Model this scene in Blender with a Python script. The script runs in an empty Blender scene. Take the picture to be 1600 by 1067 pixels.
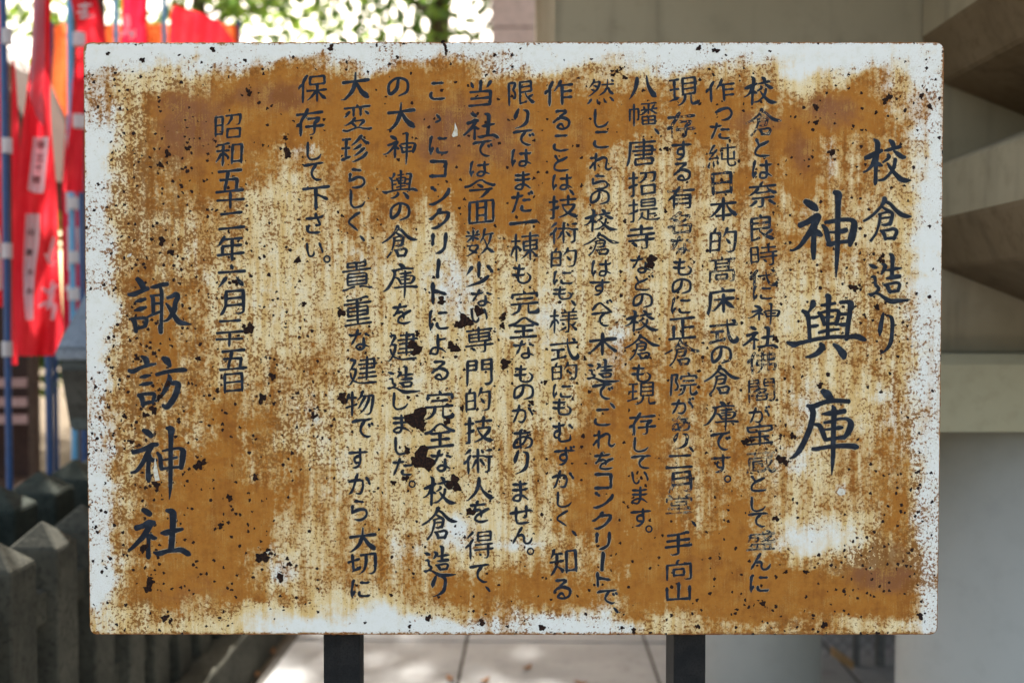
import bpy, bmesh, math, random
import numpy as np
from mathutils import Vector, Matrix, noise as mnoise

# ------------------------------------------------------------------ camera, world, sun, exposure
SC = bpy.context.scene
COL = SC.collection
FPX = 1555.6            # focal length in pixels of the 1600 px photograph (35 mm lens)
PITCH = math.radians(1.535)
EYE = 1.40              # camera height above the pavement
BD = 1.39               # distance of the sign's face

cam_d = bpy.data.cameras.new('camera'); cam = bpy.data.objects.new('camera', cam_d); COL.objects.link(cam)
cam_d.sensor_width = 36.0; cam_d.lens = 35.0
cam.location = (0, 0, EYE); cam.rotation_euler = (math.radians(90) - PITCH, 0, 0)
cam_d.clip_start = 0.05; cam_d.clip_end = 500
cam_d.dof.use_dof = True; cam_d.dof.focus_distance = BD; cam_d.dof.aperture_fstop = 2.9; cam_d.dof.aperture_blades = 0
SC.camera = cam

SUN_EL, SUN_AZ = math.radians(50), math.radians(-9)    # azimuth measured from straight behind the sign towards the right
w = bpy.data.worlds.new('World'); SC.world = w; w.use_nodes = True
wn = w.node_tree.nodes; wl = w.node_tree.links
sky = wn.new('ShaderNodeTexSky'); sky.sky_type = 'NISHITA'; sky.sun_disc = False
sky.sun_elevation = SUN_EL; sky.sun_rotation = SUN_AZ
sky.air_density = 1.0; sky.dust_density = 4.0; sky.ozone_density = 0.3
wb = wn.new('ShaderNodeMix'); wb.data_type = 'RGBA'; wb.blend_type = 'MULTIPLY'; wb.inputs[0].default_value = 1.0
wl.new(sky.outputs[0], wb.inputs[6]); wb.inputs[7].default_value = (1.15, 1.02, 0.84, 1)     # hazy, slightly warm sky
wl.new(wb.outputs[2], wn['Background'].inputs[0]); wn['Background'].inputs[1].default_value = 0.15
sun_d = bpy.data.lights.new('sun', 'SUN'); sun = bpy.data.objects.new('sun', sun_d); COL.objects.link(sun)
sun_d.energy = 5.0; sun_d.angle = math.radians(0.5); sun_d.color = (1.0, 0.95, 0.87)
sdir = Vector((math.sin(SUN_AZ) * math.cos(SUN_EL), math.cos(SUN_AZ) * math.cos(SUN_EL), math.sin(SUN_EL)))
sun.rotation_euler = sdir.to_track_quat('Z', 'Y').to_euler(); sun.location = (3, 10, 14)
SC.view_settings.view_transform = 'Standard'; SC.view_settings.look = 'None'
SC.view_settings.exposure = 1.85; SC.view_settings.gamma = 1.0
SC.cycles.max_bounces = 8; SC.cycles.transparent_max_bounces = 24

# ------------------------------------------------------------------ helpers
def ray(px, py):
    v = (533.5 - py) / FPX; u = (px - 800) / FPX
    return u, math.cos(PITCH) + v * math.sin(PITCH), -math.sin(PITCH) + v * math.cos(PITCH)
def at(px, py, d):
    'world point seen at photograph pixel (px, py) at forward distance d'
    u, y, z = ray(px, py); t = d / y
    return Vector((u * t, d, EYE + z * t))
def tag(o, label=None, cat=None, group=None, kind=None):
    if label: o['label'] = label
    if cat: o['category'] = cat
    if group: o['group'] = group
    if kind: o['kind'] = kind
    return o
def empty(name, loc, label, cat, group=None):
    o = bpy.data.objects.new(name, None); COL.objects.link(o); o.location = loc; o.empty_display_size = 0.1
    return tag(o, label, cat, group)
def link(name, me, mat, parent=None):
    o = bpy.data.objects.new(name, me); COL.objects.link(o)
    for m in (mat if isinstance(mat, (list, tuple)) else [mat]): me.materials.append(m)
    if parent is not None:
        o.parent = parent
        # meshes are modelled in world coordinates: shift them into the parent's frame
        off = Vector((0, 0, 0)); p = parent
        while p is not None: off += p.location; p = p.parent
        me.transform(Matrix.Translation(-off))
    return o
def from_bm(name, bm, mat, parent=None, smooth=False):
    me = bpy.data.meshes.new(name); bm.normal_update(); bm.to_mesh(me); bm.free()
    if smooth:
        for p in me.polygons: p.use_smooth = True
    return link(name, me, mat, parent)
def from_np(name, V, F, mat, parent=None, smooth=False):
    me = bpy.data.meshes.new(name); V = np.asarray(V, np.float32); F = np.asarray(F, np.int32)
    n = F.shape[1]
    me.vertices.add(len(V)); me.vertices.foreach_set('co', V.ravel())
    me.loops.add(F.size); me.loops.foreach_set('vertex_index', F.ravel())
    me.polygons.add(len(F)); me.polygons.foreach_set('loop_start', np.arange(0, F.size, n, dtype=np.int32))
    me.polygons.foreach_set('use_smooth', np.full(len(F), smooth))
    me.update(calc_edges=True); me.validate()
    return link(name, me, mat, parent)
def box(bm, x0, x1, y0, y1, z0, z1, bev=0.0):
    r = bmesh.ops.create_cube(bm, size=1.0)
    bmesh.ops.scale(bm, vec=(x1 - x0, y1 - y0, z1 - z0), verts=r['verts'])
    bmesh.ops.translate(bm, vec=((x0 + x1) / 2, (y0 + y1) / 2, (z0 + z1) / 2), verts=r['verts'])
    if bev > 0:
        es = list({e for v in r['verts'] for e in v.link_edges})
        bmesh.ops.bevel(bm, geom=es, offset=bev, segments=2, affect='EDGES', profile=0.6)
    return r
def prism(bm, pts, a, b):
    'extrude the 3-D polygon pts + a to pts + b (offset vectors)'
    A = [bm.verts.new(Vector(p) + Vector(a)) for p in pts]; B = [bm.verts.new(Vector(p) + Vector(b)) for p in pts]
    n = len(pts); bm.faces.new(A); bm.faces.new(B[::-1])
    for i in range(n): bm.faces.new((A[i], B[i], B[(i + 1) % n], A[(i + 1) % n]))
    bmesh.ops.recalc_face_normals(bm, faces=bm.faces[:])
def tube(bm, pts, radii, seg=8, cap=True):
    rings = []
    pts = [Vector(p) for p in pts]
    for i, p in enumerate(pts):
        t = (pts[min(i + 1, len(pts) - 1)] - pts[max(i - 1, 0)]).normalized()
        q = t.to_track_quat('Z', 'Y'); r = radii[i] if isinstance(radii, (list, tuple)) else radii
        rings.append([bm.verts.new(p + q @ Vector((r * math.cos(a * 2 * math.pi / seg), r * math.sin(a * 2 * math.pi / seg), 0))) for a in range(seg)])
    for a, b in zip(rings[:-1], rings[1:]):
        for k in range(seg): bm.faces.new((a[k], a[(k + 1) % seg], b[(k + 1) % seg], b[k]))
    if cap: bm.faces.new(rings[0][::-1]); bm.faces.new(rings[-1])

class NT:
    'tiny node-graph builder'
    def __init__(s, name):
        s.m = bpy.data.materials.new(name); s.m.use_nodes = True; s.t = s.m.node_tree; s.t.nodes.clear()
        s.out = s.t.nodes.new('ShaderNodeOutputMaterial'); s.tc = s.t.nodes.new('ShaderNodeTexCoord')
        s.obj = s.tc.outputs['Object']
    def n(s, kind, **kw):
        x = s.t.nodes.new('ShaderNode' + kind)
        for k, v in kw.items(): setattr(x, k, v)
        return x
    def put(s, sock, v):
        if isinstance(v, bpy.types.NodeSocket): s.t.links.new(v, sock)
        elif v is not None:
            if sock.type == 'RGBA' and len(v) == 3: v = (*v, 1)
            sock.default_value = v
    def math(s, op, a, b=None, c=None, clamp=False):
        x = s.n('Math', operation=op, use_clamp=clamp)
        for i, v in enumerate((a, b, c)):
            if v is not None: s.put(x.inputs[i], v)
        return x.outputs[0]
    def add(s, *v):
        r = v[0]
        for q in v[1:]: r = s.math('ADD', r, q)
        return r
    def mul(s, a, b): return s.math('MULTIPLY', a, b)
    def smooth(s, v, lo, hi):
        x = s.n('MapRange', interpolation_type='SMOOTHSTEP'); s.put(x.inputs[0], v); s.put(x.inputs[1], lo); s.put(x.inputs[2], hi)
        return x.outputs[0]
    def mix(s, f, a, b, mode='MIX'):
        x = s.n('Mix', data_type='RGBA', blend_type=mode); s.put(x.inputs[0], f); s.put(x.inputs[6], a); s.put(x.inputs[7], b)
        return x.outputs[2]
    def scale(s, vec, xyz):
        x = s.n('VectorMath', operation='MULTIPLY'); s.put(x.inputs[0], vec); x.inputs[1].default_value = xyz
        return x.outputs[0]
    def vadd(s, a, b):
        x = s.n('VectorMath', operation='ADD'); s.put(x.inputs[0], a); s.put(x.inputs[1], b); return x.outputs[0]
    def noise(s, scale, detail=3.0, rough=0.55, vec=None, color=False):
        x = s.n('TexNoise'); s.put(x.inputs['Vector'], vec if vec is not None else s.obj)
        x.inputs['Scale'].default_value = scale; x.inputs['Detail'].default_value = detail; x.inputs['Roughness'].default_value = rough
        return x.outputs['Color' if color else 'Fac']
    def cent(s, v, k): return s.mul(s.math('SUBTRACT', v, 0.5), k)
    def bump(s, h, strength, dist):
        x = s.n('Bump'); x.inputs['Strength'].default_value = strength; x.inputs['Distance'].default_value = dist
        s.put(x.inputs['Height'], h); return x.outputs[0]
    def bsdf(s, color, rough=0.6, spec=0.5, metal=0.0, normal=None, **kw):
        x = s.n('BsdfPrincipled'); s.put(x.inputs['Base Color'], color); s.put(x.inputs['Roughness'], rough)
        s.put(x.inputs['Specular IOR Level'], spec); s.put(x.inputs['Metallic'], metal)
        if normal is not None: s.put(x.inputs['Normal'], normal)
        for k, v in kw.items(): s.put(x.inputs[k], v)
        return x.outputs[0]
    def surf(s, sh): s.t.links.new(sh, s.out.inputs['Surface']); return s.m

def plain(name, a, b, scale=20, rough=0.8, bump=0.2, bdist=0.003, spec=0.3, detail=5, streak=None, metal=0.0, dark=0.72):
    'two-tone noisy material, optional vertical streaks'
    g = NT(name); f = g.noise(scale, detail, 0.6); f = g.smooth(f, 0.3, 0.7)
    c = g.mix(f, a, b)
    fine = g.noise(scale * 9, 3, 0.6)
    c = g.mix(g.smooth(fine, 0.45, 0.75), c, tuple(x * dark for x in a))
    if streak:
        st = g.noise(1.0, 3, 0.6, vec=g.scale(g.obj, (streak, streak, streak * 0.09)))
        c = g.mix(g.mul(g.smooth(st, 0.48, 0.75), 0.55), c, tuple(x * 0.45 for x in b))
    return g.surf(g.bsdf(c, rough, spec, metal, g.bump(g.add(g.mul(f, 0.5), fine), bump, bdist)))

# ------------------------------------------------------------------ materials of the sign
def m_panel():
    g = NT('rusted_enamel')
    at_ = g.n('Attribute', attribute_name='wear'); sep = g.n('SeparateColor'); g.put(sep.inputs[0], at_.outputs['Color'])
    R, C, D = sep.outputs[0], sep.outputs[1], sep.outputs[2]; P = at_.outputs['Alpha']
    fine = g.noise(205, 4, 0.62); clump = g.noise(105, 3, 0.55); grain = g.noise(520, 2, 0.5); med = g.noise(46, 5, 0.6); big = g.noise(14, 3, 0.5)
    streak = g.noise(1.0, 3, 0.6, vec=g.scale(g.obj, (110, 1, 9)))
    hair = g.noise(1.0, 2, 0.5, vec=g.scale(g.obj, (420, 1, 26)))
    side = g.noise(1.0, 3, 0.6, vec=g.scale(g.obj, (18, 1, 150)))
    run = g.noise(1.0, 4, 0.6, vec=g.scale(g.obj, (52, 1, 3.4)))
    r = g.add(g.mul(R, 1.22), g.mul(g.smooth(R, 0.72, 1.0), 0.20), -0.255, g.cent(fine, 1.25), g.cent(clump, 0.95), g.cent(med, 0.8), g.cent(streak, 0.6), g.cent(run, 1.05), g.cent(side, 0.12))
    cr = g.smooth(r, 0.36, 0.80)
    stain = g.smooth(g.add(g.mul(C, g.math('ADD', 0.62, g.mul(R, 0.75))), g.cent(med, 1.1), g.cent(streak, 0.7), g.cent(big, 0.7), g.cent(fine, 0.5)), 0.12, 0.86)
    white = g.mix(g.smooth(g.noise(60, 4, 0.7), 0.45, 0.8), (0.775, 0.795, 0.755), (0.69, 0.70, 0.62))
    cream = g.mix(g.smooth(g.add(streak, g.cent(med, .6)), 0.35, 0.68), (0.78, 0.655, 0.39), (0.69, 0.495, 0.205))
    base = g.mix(stain, white, cream)
    soft = g.smooth(g.add(R, g.cent(run, 1.1), g.cent(streak, 0.7), g.cent(med, 0.7), g.cent(fine, 0.25)), 0.30, 0.78)
    base = g.mix(g.mul(soft, 0.80), base, g.mix(g.smooth(g.add(clump, g.cent(fine, .7)), 0.35, 0.65), (0.50, 0.275, 0.075), (0.56, 0.345, 0.120)))
    # ochre film around the rust, then solid rust, then purple-brown old rust
    rc = g.mix(g.smooth(r, 0.52, 0.86), (0.44, 0.220, 0.050), (0.40, 0.162, 0.026))
    rc = g.mix(g.mul(g.smooth(g.add(clump, g.cent(fine, 0.8), g.cent(med, .6)), 0.42, 0.68), 0.8), rc, (0.365, 0.136, 0.021))
    purple = g.smooth(g.add(g.mul(P, 1.2), g.cent(big, 1.0), g.cent(med, 0.6), g.cent(fine, 0.25)), 0.45, 0.95)
    rc = g.mix(g.mul(purple, 0.95), rc, (0.245, 0.102, 0.048))
    rc = g.mix(g.mul(g.smooth(g.add(big, g.cent(run, 1.2), g.cent(med, .8)), 0.5, 0.78), 0.6), rc, (0.245, 0.085, 0.016))
    yel = g.smooth(g.add(g.noise(30, 4, 0.6), g.cent(grain, 0.6), g.cent(hair, 0.5)), 0.52, 0.74)
    rc = g.mix(g.mul(yel, 0.70), rc, (0.50, 0.27, 0.070))
    c = g.mix(cr, base, rc)
    c = g.mix(g.mul(g.smooth(grain, 0.46, 0.7), g.mul(g.smooth(R, 0.05, 0.4), 0.28)), c, (0.26, 0.12, 0.03))
    # mid-brown freckles
    fk = g.smooth(g.add(g.noise(240, 3, 0.6), g.cent(D, 0.22), g.cent(med, 0.45), g.mul(g.smooth(R, 0.0, 0.5), 0.12)), 0.58, 0.66)
    fk = g.mul(fk, g.math('SUBTRACT', 0.9, g.mul(g.smooth(R, 0.55, 0.95), 0.68)))
    c = g.mix(fk, c, (0.215, 0.085, 0.016))
    # dark rust specks: two sizes of broken dots
    dist = g.vadd(g.obj, g.scale(g.noise(260, 2, 0.6, color=True), (0.006, 0.0, 0.006)))
    sp = []
    for sc_, lo in ((165, 0.10), (70, 0.03)):
        v = g.n('TexVoronoi', feature='F1'); g.put(v.inputs['Vector'], g.scale(dist, (1, 0.0, 1))); v.inputs['Scale'].default_value = sc_
        vs = g.n('SeparateColor'); g.put(vs.inputs[0], v.outputs['Color'])
        rad = g.add(lo, g.mul(g.math('POWER', vs.outputs[1], 3.0), 0.36 if sc_ > 100 else 0.26))
        inside = g.smooth(g.math('SUBTRACT', rad, v.outputs['Distance']), 0.0, 0.07)
        pres = g.math('GREATER_THAN', g.mul(D, 1.35 if sc_ > 100 else 0.13), vs.outputs[0])
        sp.append(g.mul(inside, pres))
    spk = g.math('MAXIMUM', sp[0], sp[1])
    c = g.mix(spk, c, (0.020, 0.010, 0.009))
    rough = g.math('ADD', 0.28, g.mul(g.math('MAXIMUM', cr, spk), 0.45))
    h = g.add(g.mul(cr, 0.35), g.mul(g.mul(cr, fine), 0.5), g.mul(spk, 0.7))
    return g.surf(g.bsdf(c, rough, 0.14, 0.0, g.bump(h, 0.35, 0.0006)))
def m_ink():
    g = NT('navy_lettering_paint')
    e = g.n('Attribute', attribute_name='edge').outputs['Fac']; wn_ = g.n('Attribute', attribute_name='worn').outputs['Fac']
    n1 = g.noise(230, 3, 0.6); n2 = g.noise(60, 3, 0.6)
    c = g.mix(g.smooth(n2, 0.46, 0.72), (0.0095, 0.0150, 0.0250), (0.024, 0.036, 0.055))
    c = g.mix(g.mul(g.smooth(n1, 0.6, 0.8), 0.5), c, (0.06, 0.06, 0.065))
    n3 = g.noise(115, 2, 0.5)
    hid = g.add(g.mul(wn_, g.mul(g.math('SUBTRACT', 1.45, e), 0.55)), g.cent(n1, 0.8), g.mul(wn_, g.cent(n3, 2.3)), g.cent(n2, 0.5))
    a = g.math('SUBTRACT', 1.0, g.smooth(hid, 0.40, 0.52))
    b = g.bsdf(c, 0.40, 0.14); tr = g.n('BsdfTransparent').outputs[0]
    x = g.n('MixShader'); g.put(x.inputs[0], a); g.put(x.inputs[1], tr); g.put(x.inputs[2], b)
    return g.surf(x.outputs[0])
def m_halo():
    g = NT('pale_lettering_edge')
    n1 = g.noise(90, 4, 0.6); n2 = g.noise(12, 2, 0.5)
    a = g.mul(g.smooth(g.add(n1, g.cent(n2, 0.8)), 0.42, 0.66), 0.7)
    b = g.bsdf((0.50, 0.42, 0.27), 0.5, 0.3); tr = g.n('BsdfTransparent').outputs[0]
    x = g.n('MixShader'); g.put(x.inputs[0], a); g.put(x.inputs[1], tr); g.put(x.inputs[2], b)
    return g.surf(x.outputs[0])
def m_scab():
    g = NT('black_rust')
    n1 = g.noise(330, 4, 0.7)
    c = g.mix(g.smooth(n1, 0.42, 0.7), (0.011, 0.0055, 0.005), (0.045, 0.018, 0.009))
    return g.surf(g.bsdf(c, 0.85, 0.2, 0.0, g.bump(n1, 0.8, 0.0015)))

# ------------------------------------------------------------------ the sign: writing data
BIG = {
 '校': (1335, 210, 100, [[(185,395,60),(250,372,85),(330,330,80),(400,295,75),(460,270,50)],[(330,85,30),(385,150,85),(380,300,75),(360,500,70),(355,650,60),(350,800,65),(345,845,30)],[(345,400,80),(320,470,80),(270,550,50),(205,610,36),(155,632,28)],[(370,480,60),(420,508,68),(462,525,34)],[(590,105,50),(635,145,85),(650,200,70),(650,235,50)],[(505,272,28),(570,262,55),(650,235,60),(740,215,60),(775,210,40)],[(560,340,44),(582,375,58),(540,425,50),(475,470,30)],[(660,280,30),(720,325,70),(790,375,80),(840,385,50)],[(680,415,60),(670,500,60),(640,590,60),(570,680,45),(490,750,45),(405,770,30)],[(550,485,30),(600,560,55),(680,660,70),(770,745,90),(850,770,80),(945,770,15)]]),
 '倉': (1335, 295, 100, [[(500,160,70),(500,200,80),(440,300,48),(340,410,45),(240,490,40),(155,540,32)],[(530,220,50),(600,260,55),(680,350,60),(780,430,75),(870,460,65),(940,465,25)],[(470,310,36),(530,350,48),(600,390,60)],[(405,430,36),(470,410,34),(560,388,40),(630,412,55),(615,520,60),(590,590,60)],[(430,430,50),(420,540,45),(390,660,40),(350,760,38),(270,870,40)],[(440,497,30),(520,485,34),(600,480,34)],[(455,600,20),(510,605,44),(600,580,50)],[(430,700,30),(475,730,60),(505,790,55),(520,845,46)],[(440,700,24),(560,690,44),(650,670,50),(705,715,55),(670,800,55),(655,845,40)],[(500,828,45),(590,828,48),(680,815,55)]]),
 '造': (1335, 385, 100, [[(465,285,40),(510,330,75),(490,390,60),(450,460,32)],[(530,400,24),(620,390,50),(700,370,55),(780,362,18)],[(590,130,40),(630,170,75),(630,300,64),(625,400,60),(625,490,65)],[(530,530,24),(600,525,60),(700,505,70),(755,500,60)],[(490,640,30),(540,660,65),(580,740,60),(595,775,40)],[(500,638,24),(600,622,44),(700,605,45),(750,640,48),(725,730,50),(720,750,40)],[(570,755,40),(650,750,50),(735,738,40)],[(250,305,24),(310,335,70),(365,355,45)],[(275,515,26),(330,510,60),(345,560,50),(350,640,50),(395,685,50),(400,720,55),(360,768,45),(320,790,45),(280,805,65),(245,795,36)],[(350,780,40),(420,800,40),(500,860,60),(600,915,85),(720,910,70),(840,900,45),(920,885,12)]]),
 'り': (1335, 470, 100, [[(480,205,30),(468,260,55),(440,400,75),(425,500,75),(420,580,22)],[(555,240,20),(610,275,60),(630,350,66),(628,450,64),(622,550,62),(610,660,70),(570,760,60),(500,840,30),(430,885,14)]]),
 '神': (1225, 290, 140, [[(255,190,60),(310,225,90),(365,265,80),(390,290,46)],[(190,475,65),(270,440,65),(350,395,80),(400,370,85),(425,380,50)],[(400,390,80),(340,510,80),(270,610,60),(190,720,45),(110,770,28),(78,770,24)],[(355,500,80),(355,600,60),(350,750,66),(352,870,45)],[(380,540,60),(415,572,72),(445,592,46)],[(460,475,36),(500,530,60),(520,620,60),(545,710,45)],[(490,440,36),(560,430,50),(680,410,46),(790,410,50),(835,450,75),(825,540,82),(800,640,85),(785,715,40)],[(530,558,24),(600,556,30),(690,545,60),(740,530,55)],[(520,700,50),(560,698,60),(620,682,45),(760,665,45)],[(600,80,50),(645,110,88),(643,200,68),(640,400,62),(638,600,62),(633,800,55),(625,950,40),(618,1090,10)]]),
 '輿': (1225, 445, 140, [[(345,200,60),(345,235,70),(315,290,36),(290,325,24)],[(220,310,36),(270,345,60),(292,420,50),(300,550,44),(308,660,44)],[(310,392,30),(370,388,36),(410,376,28)],[(310,497,34),(370,490,40),(405,482,28)],[(670,210,40),(740,205,44),(790,220,70),(795,280,75)],[(790,230,60),(780,350,60),(760,480,55),(745,650,46)],[(660,350,40),(750,350,38)],[(640,465,20),(690,475,48),(760,470,44)],[(510,130,50),(530,150,66),(525,300,50),(520,450,44),(520,620,44)],[(445,245,34),(520,235,40),(610,220,30)],[(410,330,34),(450,380,50),(480,475,40)],[(410,337,24),(520,315,36),(620,305,40),(650,330,50),(640,400,50),(620,470,46)],[(470,392,30),(585,380,28)],[(475,472,36),(600,460,36)],[(415,570,34),(480,552,38),(580,535,36),(650,530,30)],[(40,685,36),(120,710,70),(200,690,48),(400,645,44),(600,620,44),(760,620,48),(860,615,66),(930,640,60),(965,655,40)],[(435,700,40),(455,745,70),(400,810,60),(320,850,44),(260,860,20)],[(590,710,34),(640,745,60),(700,820,90),(715,865,60)]]),
 '庫': (1225, 600, 140, [[(465,85,70),(510,120,100),(550,165,85),(565,200,60)],[(280,258,40),(350,265,60),(450,225,52),(560,200,55),(680,200,50),(770,205,50)],[(320,270,70),(345,340,68),(325,470,66),(270,620,64),(190,780,60),(120,860,36),(70,885,14)],[(455,355,22),(530,350,55),(640,335,60),(720,320,55)],[(355,475,24),(420,495,55),(460,570,60),(490,650,50),(510,665,30)],[(480,458,30),(560,445,40),(650,415,30),(750,415,40),(795,470,72),(770,560,70),(710,645,36)],[(485,542,24),(590,530,30),(650,520,50),(695,515,30)],[(490,662,40),(600,645,40),(720,628,50)],[(340,770,40),(390,770,50),(500,750,44),(650,735,52),(780,735,60),(850,745,66),(875,750,40)],[(575,260,24),(595,310,64),(590,500,56),(585,700,54),(583,850,50),(575,980,34),(568,1075,10)]]),
 '諏': (190, 425, 120, [[(220,95,60),(270,150,85),(310,225,80)],[(100,315,40),(170,310,70),(270,270,60),(370,230,56)],[(195,415,20),(265,395,60),(335,375,40)],[(185,535,24),(260,515,65),(340,490,40)],[(140,650,46),(185,700,65),(205,830,50)],[(150,648,36),(280,640,40),(350,655,50),(330,750,60)],[(205,790,46),(330,755,44)],[(410,215,24),(470,205,55),(580,175,60),(640,170,50)],[(410,330,36),(440,370,55),(445,560,50)],[(430,332,30),(560,315,30)],[(450,440,34),(560,435,34)],[(340,640,20),(440,590,36),(560,545,34)],[(545,220,40),(560,300,54),(560,500,44),(555,700,46),(545,760,66),(550,840,55)],[(640,360,40),(700,340,50),(760,312,70),(785,348,70),(750,430,65),(735,530,70),(680,620,50),(640,665,36),(590,685,20)],[(620,435,20),(670,500,50),(730,600,60),(800,690,75),(880,715,55),(970,725,16)]]),
 '訪': (190, 540, 120, [[(285,150,40),(340,190,80),(355,250,65)],[(110,345,50),(170,355,65),(270,305,48),(380,270,50),(475,252,28)],[(260,440,20),(330,425,56),(405,410,28)],[(255,545,20),(340,530,56),(425,515,32)],[(235,690,40),(285,720,70),(305,845,40)],[(240,680,36),(380,665,46),(460,675,50),(450,740,50),(430,795,36)],[(290,815,50),(370,790,52),(440,780,40)],[(580,175,60),(635,212,100),(680,285,40)],[(490,400,50),(600,370,52),(740,345,54),(860,335,64),(900,340,44)],[(660,405,30),(670,470,70),(620,590,66),(560,690,44),(480,770,22)],[(690,520,50),(770,520,70),(790,560,80),(750,690,80),(690,790,80),(630,850,70),(580,828,46)]]),
 '社': (190, 780, 120, [[(300,140,60),(350,170,85),(400,205,70)],[(205,395,80),(300,365,70),(380,320,80),(450,325,70)],[(400,350,80),(320,490,80),(230,590,60),(150,670,50),(110,700,40)],[(375,500,70),(375,600,50),(372,780,68),(375,810,50)],[(400,500,60),(440,530,60),(480,535,36)],[(550,465,30),(620,460,80),(720,435,70),(850,410,36)],[(630,150,50),(710,180,95),(715,300,88),(705,500,80),(690,690,80)],[(450,735,30),(520,750,70),(640,715,55),(740,705,54),(830,700,70),(920,750,75),(950,765,40)]]),
}
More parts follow.
